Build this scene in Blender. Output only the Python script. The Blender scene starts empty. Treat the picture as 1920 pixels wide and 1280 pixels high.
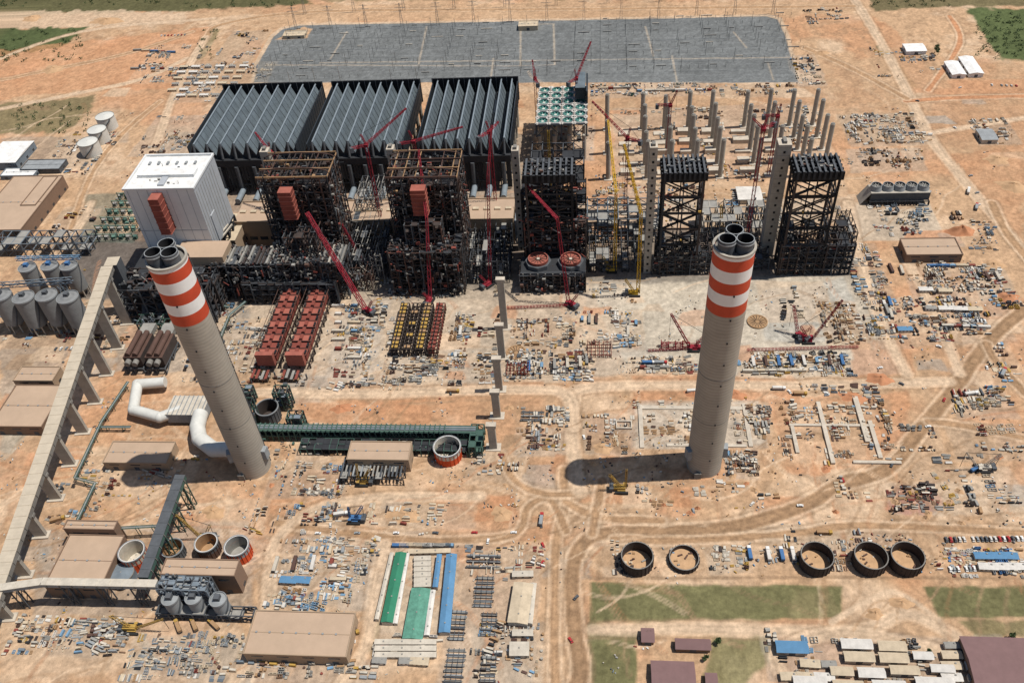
import bpy, math, random
import numpy as np
from mathutils import Vector, Matrix
random.seed(7)
sc=bpy.context.scene
# ============================================================ camera / survey helpers
F=1639.0; HC=538.8
up=Vector((-149,1721,1639)).normalized()
yc=Vector((150,1575,-1639)); yc=(yc-up*yc.dot(up)).normalized()
xc=yc.cross(up)
R=Matrix((xc,yc,up)); C=Vector((0,0,HC))
cd=bpy.data.cameras.new("camera"); cam=bpy.data.objects.new("camera",cd); sc.collection.objects.link(cam)
cd.sensor_width=36; cd.lens=36*F/1920; cd.clip_start=1; cd.clip_end=20000
mw=R.to_4x4(); mw.translation=C; cam.matrix_world=mw; sc.camera=cam
def ray(u,v): return R@Vector((u-960,640-v,-F))
def G(u,v,z=0.0):
    d=ray(u,v); t=(z-HC)/d.z; return C+d*t
def AY(u,v,Y):
    d=ray(u,v); return C+d*(Y/d.y)
def PJ(p):
    q=R.transposed()@(Vector(p)-C); return (960+F*q.x/-q.z,640-F*q.y/-q.z)
def ZH(u,v,vt):
    p=G(u,v); a,b=0.0,400.0
    for _ in range(30):
        m=(a+b)/2
        if PJ((p.x,p.y,m))[1]>vt: a=m
        else: b=m
    return a
def rectz(uL,uR,vF,vB,z=0.0):
    um=(uL+uR)/2
    return (G(uL,vF,z).x,G(uR,vF,z).x,G(um,vF,z).y,G(um,vB,z).y)
# ============================================================ materials
MATS={}
def mat(name,col,rough=.85,var=.25,scale=.15,metal=0.0,kind=None,ks=1.0,kv=.25):
    m=bpy.data.materials.new(name); m.use_nodes=True; nt=m.node_tree; N=nt.nodes; L=nt.links
    b=N['Principled BSDF']; b.inputs['Roughness'].default_value=rough; b.inputs['Metallic'].default_value=metal; b.inputs['Specular IOR Level'].default_value=.3
    tc=N.new('ShaderNodeTexCoord')
    no=N.new('ShaderNodeTexNoise'); no.inputs['Scale'].default_value=scale; no.inputs['Detail'].default_value=8; no.inputs['Roughness'].default_value=.7
    L.new(tc.outputs['Object'],no.inputs['Vector'])
    mr=N.new('ShaderNodeMapRange'); mr.inputs[1].default_value=.3; mr.inputs[2].default_value=.7
    mr.inputs[3].default_value=1-var; mr.inputs[4].default_value=1+var
    L.new(no.outputs['Fac'],mr.inputs[0])
    fac=mr.outputs[0]
    if kind:
        wv=N.new('ShaderNodeTexWave'); wv.wave_type='BANDS'; wv.bands_direction={'ribx':'X','riby':'Y','ring':'Z'}[kind]
        wv.inputs['Scale'].default_value=ks; wv.inputs['Distortion'].default_value=.3 if kind!='ring' else 1.5
        L.new(tc.outputs['Object'],wv.inputs['Vector'])
        m2=N.new('ShaderNodeMapRange'); m2.inputs[3].default_value=1-kv; m2.inputs[4].default_value=1+kv*.4
        L.new(wv.outputs['Fac'],m2.inputs[0])
        mu=N.new('ShaderNodeMath'); mu.operation='MULTIPLY'; L.new(fac,mu.inputs[0]); L.new(m2.outputs[0],mu.inputs[1]); fac=mu.outputs[0]
    vm=N.new('ShaderNodeVectorMath'); vm.operation='SCALE'; vm.inputs[0].default_value=col[:3]
    L.new(fac,vm.inputs['Scale']); L.new(vm.outputs[0],b.inputs['Base Color'])
    MATS[name]=m; return name
for a in [
 ('concrete',(.36,.33,.28)),('concrete_dk',(.20,.19,.17)),('concrete_lt',(.48,.42,.34)),
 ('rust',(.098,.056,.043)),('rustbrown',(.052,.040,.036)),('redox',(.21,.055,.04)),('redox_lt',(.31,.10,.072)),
 ('steel_dk',(.030,.032,.036)),('steel_md',(.085,.092,.10)),('steel_lt',(.26,.275,.28)),('black',(.013,.013,.015)),
 ('green_st',(.055,.105,.085)),('green_lt',(.12,.21,.165)),('teal',(.10,.27,.235)),('white',(.70,.69,.66)),('offwhite',(.50,.45,.37)),('dustwhite',(.58,.55,.50)),
 ('cream',(.50,.41,.29)),('blue',(.06,.15,.31)),('blue_lt',(.16,.28,.40)),('green',(.03,.2,.10)),('red',(.38,.035,.035)),
 ('crane_red',(.27,.022,.035)),('crane_yel',(.52,.32,.03)),('yellow',(.40,.25,.06)),('wood',(.34,.21,.11)),('orange',(.56,.085,.025)),
 ('tyre',(.02,.02,.02)),('soil',(.46,.29,.16)),('soil_red',(.44,.20,.10)),('grey',(.27,.26,.235)),('greyblue',(.17,.205,.235)),('shutter',(.26,.16,.10))]:
    mat(a[0],a[1],var=.22)
mat('glass',(.03,.04,.05),rough=.15,var=.05)
mat('chimney_conc',(.34,.31,.26),var=.14,scale=.05,kind='ring',ks=.11,kv=.11)
mat('chim_orange',(.49,.066,.028),var=.14,scale=.08,rough=.6); mat('chim_white',(.74,.74,.72),var=.06,rough=.6)
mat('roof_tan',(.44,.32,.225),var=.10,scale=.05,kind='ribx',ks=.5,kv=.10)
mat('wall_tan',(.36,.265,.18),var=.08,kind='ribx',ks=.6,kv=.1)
mat('wall_brown',(.22,.145,.10),var=.08,kind='ribx',ks=.6,kv=.12)
mat('roof_brown',(.20,.12,.115),var=.10,kind='ribx',ks=.8,kv=.15)
mat('clad_white',(.66,.67,.66),var=.06,kind='ribx',ks=.3,kv=.06); mat('clad_grey',(.38,.40,.42),var=.08,kind='riby',ks=.3,kv=.12)
mat('roof_green',(.035,.19,.11),var=.15,kind='riby',ks=.6,kv=.15); mat('roof_teal',(.10,.26,.19),var=.3,scale=.3)
mat('roof_blue',(.10,.23,.38),var=.15,kind='riby',ks=.6,kv=.15)
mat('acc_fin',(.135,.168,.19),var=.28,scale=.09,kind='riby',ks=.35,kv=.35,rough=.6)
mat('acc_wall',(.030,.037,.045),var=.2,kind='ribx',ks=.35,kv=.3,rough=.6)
mat('acc_duct',(.20,.235,.26),var=.15,rough=.5)
mat('tank_white',(.58,.575,.53),var=.10,rough=.5); mat('gallery',(.50,.43,.33),var=.12,kind='riby',ks=.3,kv=.15)
mat('silo_conc',(.21,.215,.215),var=.15,kind='ring',ks=.2,kv=.15)
# ============================================================ mesh builder
class MB:
    def __init__(s,name,o=None):
        s.name=name; s.o=o; s.v=[]; s.f=[]; s.m=[]; s.sm=[]; s.mn=[]
    def mi(s,m):
        if m not in s.mn: s.mn.append(m)
        return s.mn.index(m)
    def add(s,vs,fs,m,sm=False,ms=None):
        if isinstance(m,tuple): m=random.choice(m)
        k=len(s.v); s.v.extend([tuple(a) for a in vs])
        for i,f in enumerate(fs):
            mm=ms[i] if ms else m
            if isinstance(mm,tuple): mm=m
            s.f.append([k+j for j in f]); s.m.append(s.mi(mm)); s.sm.append(sm)
    def box(s,x0,x1,y0,y1,z0,z1,m,mt=None):
        if x1<x0:x0,x1=x1,x0
        if y1<y0:y0,y1=y1,y0
        vs=[(x0,y0,z0),(x1,y0,z0),(x1,y1,z0),(x0,y1,z0),(x0,y0,z1),(x1,y0,z1),(x1,y1,z1),(x0,y1,z1)]
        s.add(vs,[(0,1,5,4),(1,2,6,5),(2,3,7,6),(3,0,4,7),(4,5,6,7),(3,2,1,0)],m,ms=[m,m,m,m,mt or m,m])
    def rbox(s,cx,cy,z0,z1,sx,sy,a,m,mt=None,taper=1.0):
        c,n=math.cos(a),math.sin(a); vs=[]
        for z,k in ((z0,1),(z1,taper)):
            for dx,dy in ((-1,-1),(1,-1),(1,1),(-1,1)):
                x=dx*sx/2*k; y=dy*sy/2*k; vs.append((cx+x*c-y*n,cy+x*n+y*c,z))
        s.add(vs,[(0,1,5,4),(1,2,6,5),(2,3,7,6),(3,0,4,7),(4,5,6,7),(3,2,1,0)],m,ms=[m,m,m,m,mt or m,m])
    def beam(s,p,q,w,m,h=None):
        p=Vector(p);q=Vector(q);d=q-p
        if d.length<1e-4:return
        d.normalize(); a=Vector((0,0,1)) if abs(d.z)<.9 else Vector((1,0,0))
        e=d.cross(a).normalized(); g=e.cross(d); e=e*w/2; g=g*(h or w)/2
        vs=[]
        for c in (p,q): vs+= [c-e-g,c+e-g,c+e+g,c-e+g]
        s.add(vs,[(0,1,5,4),(1,2,6,5),(2,3,7,6),(3,0,4,7),(4,5,6,7),(3,2,1,0)],m)
    def tube(s,p,q,r,m,n=12,r2=None,cap=True,mc=None):
        p=Vector(p);q=Vector(q);d=(q-p).normalized(); a=Vector((0,0,1)) if abs(d.z)<.9 else Vector((1,0,0))
        e=d.cross(a).normalized(); g=e.cross(d); r2=r if r2 is None else r2
        vs=[]
        for c,rr in ((p,r),(q,r2)):
            for i in range(n):
                t=2*math.pi*i/n; vs.append(c+e*(rr*math.cos(t))+g*(rr*math.sin(t)))
        s.add(vs,[(i,(i+1)%n,n+(i+1)%n,n+i) for i in range(n)],m,sm=n>8)
        if cap: s.add(vs,[tuple(range(n,2*n)),tuple(range(n-1,-1,-1))],mc or m)
    def pipe(s,pts,r,m,n=12):
        for i in range(len(pts)-1): s.tube(pts[i],pts[i+1],r,m,n)
        for p in pts[1:-1]: s.ball(p,r*1.03,m)
    def ball(s,c,r,m,nu=12,nv=7,zs=1.0):
        vs=[];fs=[]
        for j in range(nv+1):
            ph=math.pi*j/nv
            for i in range(nu):
                t=2*math.pi*i/nu; vs.append((c[0]+r*math.sin(ph)*math.cos(t),c[1]+r*math.sin(ph)*math.sin(t),c[2]+r*zs*math.cos(ph)))
        for j in range(nv):
            for i in range(nu): fs.append((j*nu+i,(j+1)*nu+i,(j+1)*nu+(i+1)%nu,j*nu+(i+1)%nu))
        s.add(vs,fs,m,sm=True)
    def ring(s,cx,cy,z0,z1,r,t,m,mt=None,n=36,mi=None):
        vs=[]
        for rr,z in ((r,z0),(r,z1),(r-t,z1),(r-t,z0)):
            for i in range(n):
                a=2*math.pi*i/n; vs.append((cx+rr*math.cos(a),cy+rr*math.sin(a),z))
        for k,mm,sm in ((0,m,True),(1,mt or m,False),(2,mi or m,True)):
            s.add([vs[j] for j in range(k*n,(k+2)*n)],[(i,(i+1)%n,n+(i+1)%n,n+i) for i in range(n)],mm,sm=sm)
    def truss(s,p,q,w,bw,m,step=None,w2=None):
        p=Vector(p);q=Vector(q);d=q-p;Ln=d.length; d.normalize()
        a=Vector((0,0,1)) if abs(d.z)<.95 else Vector((1,0,0))
        e=d.cross(a).normalized(); g=e.cross(d); w2=w2 or w
        n=max(2,int(Ln/(step or w*1.6))); prev=None
        for i in range(n+1):
            t=i/n; ww=(w+(w2-w)*t)/2; c=p+d*(Ln*t)
            cs=[c-e*ww-g*ww,c+e*ww-g*ww,c+e*ww+g*ww,c-e*ww+g*ww]
            if prev:
                for k in range(4):
                    s.beam(prev[k],cs[k],bw,m)
                    s.beam(prev[k] if i%2 else prev[(k+1)%4],cs[(k+1)%4] if i%2 else cs[k],bw*.6,m)
            prev=cs
    def finish(s):
        if not s.v: return None
        if s.o is None:
            xs=[v[0] for v in s.v]; ys=[v[1] for v in s.v]; s.o=((min(xs)+max(xs))/2,(min(ys)+max(ys))/2,0)
        A=np.array(s.v,dtype=float)-np.array(s.o)
        me=bpy.data.meshes.new(s.name); me.from_pydata(A.tolist(),[],s.f)
        for n in s.mn: me.materials.append(MATS[n])
        me.polygons.foreach_set('material_index',s.m); me.polygons.foreach_set('use_smooth',s.sm); me.update()
        ob=bpy.data.objects.new(s.name,me); ob.location=s.o; sc.collection.objects.link(ob); return ob
def frame(b,x0,x1,y0,y1,z0,z1,nx,ny,nz,w,m,diag=.4,inner=True,floor=0,mf='steel_dk',skip=0.0):
    X=[x0+(x1-x0)*i/nx for i in range(nx+1)];Y=[y0+(y1-y0)*i/ny for i in range(ny+1)];Z=[z0+(z1-z0)*i/nz for i in range(nz+1)]
    for i,x in enumerate(X):
        for j,y in enumerate(Y):
            if inner or i in(0,nx) or j in(0,ny): b.beam((x,y,z0-.5),(x,y,z1+(random.uniform(0,3) if skip else 0)),w*1.3,m)
    for k in range(1,nz+1):
        z=Z[k]
        for j,y in enumerate(Y):
            if inner or j in(0,ny):
                for i in range(nx):
                    if random.random()>=skip: b.beam((X[i],y,z),(X[i+1],y,z),w*.8,m,w)
        for i,x in enumerate(X):
            if inner or i in(0,nx):
                for j in range(ny):
                    if random.random()>=skip: b.beam((x,Y[j],z),(x,Y[j+1],z),w*.8,m,w)
        for i in range(nx):
            for j in range(ny):
                if random.random()<floor: b.box(X[i]+.3,X[i+1]-.3,Y[j]+.3,Y[j+1]-.3,z-.2,z+.1,mf)
        for i in range(nx):
            for y in (y0,y1):
                if random.random()<diag: b.beam((X[i],y,Z[k-1]),(X[i+1],y,z),w*.6,m)
                if random.random()<diag: b.beam((X[i+1],y,Z[k-1]),(X[i],y,z),w*.6,m)
        for j in range(ny):
            for x in (x0,x1):
                if random.random()<diag: b.beam((x,Y[j],Z[k-1]),(x,Y[j+1],z),w*.6,m)
                if random.random()<diag: b.beam((x,Y[j+1],Z[k-1]),(x,Y[j],z),w*.6,m)
def mess(b,x0,x1,y0,y1,z0,z1,n,pal,s=1.0):
    for k in range(n):
        x=random.uniform(x0,x1);y=random.uniform(y0,y1);z=random.uniform(z0,z1); t=random.random(); m=random.choice(pal)
        if t<.45: b.rbox(x,y,z,z+random.uniform(.8,4)*s,random.uniform(1,6)*s,random.uniform(1,4)*s,0,m)
        elif t<.75: L=random.uniform(4,12)*s; b.beam((x,y,z),(x+L*random.choice([-1,1])*random.random(),y+L*random.uniform(-.3,.3),z+L*random.uniform(-.6,.6)),.6,m)
        else: L=random.uniform(4,12)*s; b.tube((x,y,z),(x,y,min(z+L,z1+3)),random.uniform(.4,1.1)*s,m,7)
# ---- laydown areas (uL,uR,vFront,vBack,count,palette)
CL=[(612,690,715,565,190),(430,480,700,600,70),(718,735,670,600,25),(720,860,725,670,170),(842,870,690,590,90),(880,925,720,590,50),(950,1110,715,660,260),(1085,1200,655,585,110),(955,1080,655,600,100),(1105,1190,570,530,35),
 (1180,1300,700,672,110),(1390,1600,705,665,230),(1560,1625,652,570,120,['wood','shutter','cream','wood']),(1440,1560,600,530,16),(1640,1705,650,460,220),(1720,1860,645,560,190),(1720,1800,560,490,100),(1860,1920,590,500,90),(1800,1860,560,500,50),
 (1600,1750,272,215,280,['offwhite','cream','wood','dustwhite','grey']),(1840,1915,270,225,80,['offwhite','cream','wood','dustwhite']),(1600,1740,320,280,90,['shutter','wood','rustbrown','grey']),(1650,1760,440,385,110,['steel_lt','grey','dustwhite','greyblue']),
 (1500,1545,160,105,60),(320,475,190,120,200,['offwhite','dustwhite','cream','steel_lt']),(240,345,155,85,130,['offwhite','cream','grey','steel_md']),(400,470,115,60,50),(1520,1590,45,15,60,['rustbrown','steel_md','grey','offwhite']),(1660,1780,165,90,60),
 (1110,1340,180,158,150,['offwhite','blue','grey','rust','dustwhite','green_st']),(1345,1490,180,160,70),(1030,1110,300,240,60),(1110,1160,460,330,90),(1160,1560,330,200,300,['wood','offwhite','cream','rust','grey','cream']),(1560,1610,420,200,90),
 (1150,1320,400,345,140),(1340,1470,390,300,110),(60,165,330,250,110),(245,345,290,220,80,['steel_lt','grey','rust','offwhite']),(270,350,330,250,30,['steel_lt','wood']),(60,130,480,390,40),
 (0,220,650,600,60),(100,230,660,560,50),(230,420,610,560,90),(330,480,720,600,120),(120,340,930,850,50),(500,640,930,870,100),(560,620,860,800,30),(600,780,745,720,60),(390,480,560,520,40,['steel_dk','grey','rustbrown']),(640,960,560,520,100,['steel_dk','grey','rustbrown','grey']),(880,980,900,850,30),
 (975,1060,800,765,45,['steel_md','grey','offwhite']),(975,1060,850,805,60,['wood','grey','offwhite','rust']),(1150,1185,806,788,10),(1190,1430,835,755,110,['cream','offwhite','wood','concrete_lt']),(1370,1420,895,850,110,['wood','steel_md','rust','grey']),(1410,1445,815,760,60,['shutter','grey']),
 (1475,1700,870,755,190,['wood','cream','shutter','offwhite','rust']),(1680,1760,960,910,80,['shutter','rustbrown','redox']),(1800,1900,780,730,80),(1780,1900,640,590,30),(1100,1180,850,780,40,['wood','shutter','grey','cream']),(1500,1640,745,725,40),
 (420,480,1000,940,20),(690,880,985,950,40,['cream','offwhite']),(500,640,1130,1010,150,['offwhite','dustwhite','grey','cream','blue_lt','wood','steel_lt']),(500,600,1145,1120,50,['blue_lt','greyblue','offwhite']),(640,690,1140,1010,60),(560,800,1008,1000,25,['dustwhite']),(870,950,1100,1030,30),
 (80,220,1230,1165,120,['steel_lt','grey','cream']),(230,460,1275,1195,180,['steel_lt','grey','greyblue','cream']),(0,90,1230,1160,60),(460,700,1275,1240,50),(700,830,1235,1195,40,['dustwhite','offwhite']),(885,1010,1280,1170,100),(940,1010,1070,1030,20),
 (1140,1190,1075,1020,16,['rustbrown','wood']),(1340,1400,1070,1030,50,['wood','yellow','offwhite']),(1560,1600,1075,1020,20),(1760,1920,1080,1035,140,['blue','redox','yellow','dustwhite','offwhite','cream']),(1400,1500,1075,1020,20),
 (1450,1900,1280,1195,60,['offwhite','grey','wood']),(1100,1500,950,905,20),(1540,1640,960,900,18),(1450,1700,1030,985,24),(1820,1900,480,400,40),(1760,1920,960,880,45),(60,200,980,900,40),(510,640,1000,950,50),(1700,1780,880,800,25),(1800,1920,860,800,25),(1870,1920,720,640,25)]
# ============================================================ ground sheet
xs=np.concatenate([np.linspace(-6000,-900,18)[:-1],np.linspace(-900,900,1250),np.linspace(900,6000,18)[1:]])
ys=np.concatenate([np.linspace(-1500,200,8)[:-1],np.linspace(200,800,440)[:-1],np.linspace(800,1500,330),np.linspace(1500,9000,25)[1:]])
NX,NY=len(xs),len(ys); XX,YY=np.meshgrid(xs,ys)
def vnoise(X,Y,scale,seed):
    r=np.random.default_rng(seed).random((256,256)); x=X/scale+1000; y=Y/scale+1000
    xi=np.floor(x).astype(int); yi=np.floor(y).astype(int); fx=x-xi; fy=y-yi; fx=fx*fx*(3-2*fx); fy=fy*fy*(3-2*fy)
    a=r[yi%256,xi%256];b=r[yi%256,(xi+1)%256];c=r[(yi+1)%256,xi%256];d=r[(yi+1)%256,(xi+1)%256]
    return (a*(1-fx)+b*fx)*(1-fy)+(c*(1-fx)+d*fx)*fy
def fbm(X,Y,scale,seed,o=4):
    t=0;a=.5
    for k in range(o): t=t+a*vnoise(X,Y,scale/2**k,seed+k); a*=.5
    return t/(1-.5**o)
def arr(c): return np.array(c,dtype=float)
SAND=arr((.475,.31,.185)); PALE=arr((.57,.42,.285)); ORNG=arr((.46,.225,.115)); ROADC=arr((.33,.205,.115)); CONC=arr((.44,.37,.285))
GRASS=arr((.15,.14,.065)); DKGR=arr((.06,.075,.03)); OLIVE=arr((.20,.165,.085)); GREYG=arr((.24,.21,.175)); DARK=arr((.10,.085,.075))
Z0=fbm(XX,YY,160,1); Z1=fbm(XX,YY,45,11,5); Z2=fbm(XX,YY,12,21,4); Z3=vnoise(XX,YY,2.2,31); JIT=fbm(XX,YY,14,41,4)-.5; Z4=fbm(XX,YY,70,61,5)
COL=np.empty(XX.shape+(3,)); RM=np.zeros(XX.shape)
def lerp(a,b,t): return a+(b-a)*t[...,None]
def ss(x,a,b):
    t=np.clip((x-a)/(b-a),0,1); return t*t*(3-2*t)
COL[:]=SAND
COL=lerp(COL,PALE,ss(Z1,.48,.70)*.7); COL=lerp(COL,ORNG,ss(Z4,.50,.68)*.55); COL=lerp(COL,ORNG,ss(Z0*.5+Z2*.5,.52,.72)*.5)
COL=lerp(COL,SAND*.64,ss(Z2,.56,.72)*.5); COL=lerp(COL,SAND*.80,ss(Z0,.5,.7)*.5)
HGT=np.zeros(XX.shape)
def win(x0,x1,y0,y1):
    return slice(np.searchsorted(ys,y0),np.searchsorted(ys,y1)),slice(np.searchsorted(xs,x0),np.searchsorted(xs,x1))
def segd(X,Y,a,b):
    dx,dy=b[0]-a[0],b[1]-a[1]; L=dx*dx+dy*dy+1e-9; t=np.clip(((X-a[0])*dx+(Y-a[1])*dy)/L,0,1)
    return np.hypot(X-a[0]-t*dx,Y-a[1]-t*dy)
def patch(px,color,soft=3,amp=8,al=1.0,world=False):
    P=px if world else [G(*p)[:2] for p in px]
    mg=soft+amp+3; sl=win(min(p[0] for p in P)-mg,max(p[0] for p in P)+mg,min(p[1] for p in P)-mg,max(p[1] for p in P)+mg)
    X,Y=XX[sl],YY[sl]
    if X.size==0:return
    ins=np.zeros(X.shape,bool); D=np.full(X.shape,1e9)
    for i in range(len(P)):
        a=P[i];b=P[(i+1)%len(P)]
        D=np.minimum(D,segd(X,Y,a,b))
        if abs(b[1]-a[1])>1e-6:
            c=((a[1]>Y)!=(b[1]>Y))&(X<(b[0]-a[0])*(Y-a[1])/(b[1]-a[1])+a[0]); ins^=c
    sd=np.where(ins,D,-D)+JIT[sl]*2*amp; t=ss(sd,-soft/2,soft/2)*al
    COL[sl]=lerp(COL[sl],arr(color)*(0.80+.40*Z1[sl])[...,None],t)
def smooth(P,n=6):
    out=[]
    for i in range(len(P)-1):
        p0=P[max(i-1,0)];p1=P[i];p2=P[i+1];p3=P[min(i+2,len(P)-1)]
        for k in range(n):
            t=k/n; out.append(tuple(.5*((2*p1[j])+(-p0[j]+p2[j])*t+(2*p0[j]-5*p1[j]+4*p2[j]-p3[j])*t*t+(-p0[j]+3*p1[j]-3*p2[j]+p3[j])*t**3) for j in (0,1)))
    out.append(P[-1]); return out
def road(px,width,color=ROADC,soft=2.0,al=.95,rut=True,world=False,n=6,jit=1.0,main=True):
    P=[tuple(p) if world else tuple(G(*p)[:2]) for p in px]; P=smooth(P,n) if n else P
    mg=width+6; sl=win(min(p[0] for p in P)-mg,max(p[0] for p in P)+mg,min(p[1] for p in P)-mg,max(p[1] for p in P)+mg)
    X,Y=XX[sl],YY[sl]
    if X.size==0:return
    D=np.full(X.shape,1e9)
    for i in range(len(P)-1): D=np.minimum(D,segd(X,Y,P[i],P[i+1]))
    if main and width>4: RM[sl]=np.maximum(RM[sl],(D<width/2+1.5)*1.0)
    D=D+JIT[sl]*2*jit
    if rut and width>5:
        t=ss(-D,-width/2-3.0,-width/2-1)*.6; COL[sl]=lerp(COL[sl],PALE*1.06,t)
        e=np.exp(-((D-width/2-3.2)/.9)**2)*.5; COL[sl]=lerp(COL[sl],SAND*.55,e)
    t=ss(-D,-width/2-soft/2,-width/2+soft/2)*al
    COL[sl]=lerp(COL[sl],arr(color)*(.88+.24*Z2[sl])[...,None],t)
    if rut and width>5:
        e=np.exp(-((D-width*.10)/.7)**2)*.3; COL[sl]=lerp(COL[sl],arr(color)*1.2,e)
        e=np.exp(-((D-width*.28)/.9)**2)*.5; COL[sl]=lerp(COL[sl],arr(color)*.72,e)
patch([(-900,-60),(560,-60),(580,8),(360,20),(120,28),(-900,30)],GRASS*.7,10,14)
patch([(0,22),(230,20),(350,25),(340,45),(0,60)],PALE*.9,6,12,.8)
patch([(-200,60),(165,50),(125,85),(60,98),(-200,120)],DKGR*1.3,6,10)
patch([(-200,118),(400,50),(330,165),(150,172),(-200,205)],ORNG*1.1,6,10,.55)
patch([(-200,210),(60,190),(180,178),(165,215),(120,248),(-200,258)],OLIVE*.9,6,8,.9)
patch([(400,52),(415,55),(380,110),(350,120)],OLIVE,4,4,.8)
patch([(600,-80),(1600,-80),(1590,-4),(600,2)],OLIVE*.9,10,10,.7)
patch([(560,10),(1600,2),(1600,26),(560,42)],SAND*.95,5,6,.8)
patch([(1610,-40),(2300,-60),(2300,10),(1780,12),(1640,22)],OLIVE*.8,8,8)
patch([(1810,15),(2300,30),(2300,125),(1880,112),(1840,60)],DKGR*1.5,6,8)
patch([(1640,85),(1660,88),(1720,165),(1700,160)],OLIVE*.8,3,3)
patch([(1640,40),(1660,40),(1760,150),(2200,150),(2200,170),(1710,178)],ORNG*1.05,5,6,.5)
patch([(470,158),(478,118),(505,68),(525,52),(560,45),(1440,27),(1466,34),(1478,60),(1505,158),(965,150)],PALE*.9,3,1.5)
patch([(476,155),(484,120),(512,70),(530,55),(562,48),(1436,31),(1458,37),(1470,62),(1498,155)],arr((.155,.162,.16)),1.5,.8)
patch([(515,75),(570,50),(585,55),(575,72)],SAND,3,2)
for l in [[(976,47),(976,124)],[(1038,45),(1040,122)],[(976,124),(1040,122)],[(976,47),(1038,45)],[(600,118),(1480,108)],[(500,122),(975,124)],[(1260,105),(1270,156)],[(650,60),(620,110)],[(1375,60),(1400,90)],[(800,50),(785,120)],[(1210,50),(1225,105)],[(1440,118),(1450,150)],[(925,110),(920,150)]]:
    road(l,2.4,CONC*.9,1.5,.75,False,n=0,jit=.3)
for k in range(9): road([(510-k*4,66+k*10),(1465+k*3,60+k*10)],1.4,arr((.22,.23,.23)),1.5,.5,False,n=0,jit=.3)
patch([(400,545),(1100,530),(1640,515),(1690,700),(1180,700),(1090,715),(700,720),(430,700)],CONC,6,6,.75)
patch([(1105,520),(1640,515),(1690,700),(1430,710),(1180,690),(1130,600)],arr((.46,.405,.32)),3,2,.85)
patch([(1430,545),(1580,520),(1620,600),(1560,640),(1430,640)],arr((.42,.40,.35)),4,4,.7)
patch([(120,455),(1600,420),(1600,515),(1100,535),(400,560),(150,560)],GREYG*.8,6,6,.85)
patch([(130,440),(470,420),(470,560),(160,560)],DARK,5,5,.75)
patch([(620,430),(960,430),(960,540),(620,550)],DARK,5,5,.75)  # ground colour darkened for the deep shade between the boilers
patch([(160,365),(260,360),(250,455),(150,452)],arr((.12,.15,.12)),3,2,.6)
patch([(0,258),(170,255),(200,300),(110,320),(0,330)],GREYG,4,4,.5)
patch([(390,300),(1000,250),(1000,380),(390,400)],GREYG,6,4,.7)
patch([(1000,380),(1600,370),(1600,420),(1000,430)],CONC,4,4,.6)
patch([(1580,380),(1740,375),(1775,450),(1585,452)],arr((.48,.39,.29)),2,1,.9)
patch([(1188,757),(1420,752),(1440,832),(1190,842)],arr((.54,.44,.33)),2,1.5,.9)
patch([(1100,770),(1190,765),(1190,850),(1140,870),(1100,840)],ORNG,4,6,.6)
patch([(1180,700),(1480,705),(1500,745),(1180,755)],ORNG*1.0,5,8,.7)
patch([(1440,745),(1700,735),(1700,870),(1470,890)],ORNG*1.05,5,8,.6)
patch([(1470,760),(1640,755),(1650,860),(1480,870)],PALE,3,3,.45)
patch([(1680,920),(1750,905),(1765,950),(1700,970),(1670,950)],arr((.32,.115,.07)),5,8,.9)
patch([(1590,640),(1700,640),(1720,700),(1600,710)],ORNG*.95,5,6,.6)
patch([(1820,610),(1920,600),(1920,560),(1850,560)],ORNG,5,6,.6)
patch([(1780,290),(1920,270),(1920,480),(1850,400)],ORNG*1.05,6,8,.4)
patch([(560,750),(800,745),(810,795),(560,800)],ORNG*.95,5,8,.6)
patch([(500,895),(640,880),(650,960),(560,990),(500,960)],ORNG*.95,4,8,.45)
patch([(230,570),(470,560),(480,700),(210,700)],GREYG*1.15,5,6,.7)
patch([(0,630),(130,630),(110,760),(0,800)],GREYG*1.2,5,6,.6)
patch([(0,790),(60,790),(30,860),(0,865)],arr((.26,.28,.24)),4,4,.6)
patch([(200,880),(360,700),(480,760),(520,900),(300,930)],SAND*.78,6,6,.5)
patch([(70,990),(470,980),(480,1150),(60,1160)],GREYG*1.2,5,6,.6)
patch([(0,1160),(450,1150),(470,1250),(0,1280)],PALE*.88,6,8,.6)
patch([(480,1010),(700,1005),(690,1150),(480,1150)],CONC*.9,5,6,.4); patch([(690,1015),(860,1010),(850,1200),(690,1215)],CONC*.95,3,3,.6); patch([(860,1020),(1010,1020),(1000,1290),(820,1290)],GREYG*1.5,4,4,.4)
patch([(100,1180),(210,1160),(180,1230),(80,1230)],GREYG,4,5,.5); patch([(270,1200),(350,1200),(330,1260),(250,1260)],GREYG,4,5,.5); patch([(380,1200),(450,1200),(440,1260),(360,1260)],GREYG,4,5,.4)
patch([(1110,1092),(1580,1098),(1577,1158),(1108,1166)],GRASS,2.5,2)
patch([(1733,1100),(2100,1095),(2100,1158),(1762,1156)],GRASS,2.5,2)
patch([(1104,1172),(1202,1172),(1192,1230),(1190,1330),(1112,1330)],GRASS*1.05,2.5,2.5)
patch([(1340,1192),(1435,1190),(1446,1240),(1400,1285),(1310,1290),(1330,1240)],GRASS*1.2,3,4,.85)
patch([(680,1200),(700,1170),(712,1165),(700,1230)],GRASS,3,2,.7)
patch([(1800,1165),(1960,1160),(1960,1190),(1830,1190)],GRASS*.9,3,4,.8)
patch([(1500,1112),(1560,1108),(1575,1160),(1470,1165),(1480,1140)],OLIVE*1.3,5,8,.5)
rd=ROADC*.92; PR=PALE*.98
rr=random.Random(5)
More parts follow.
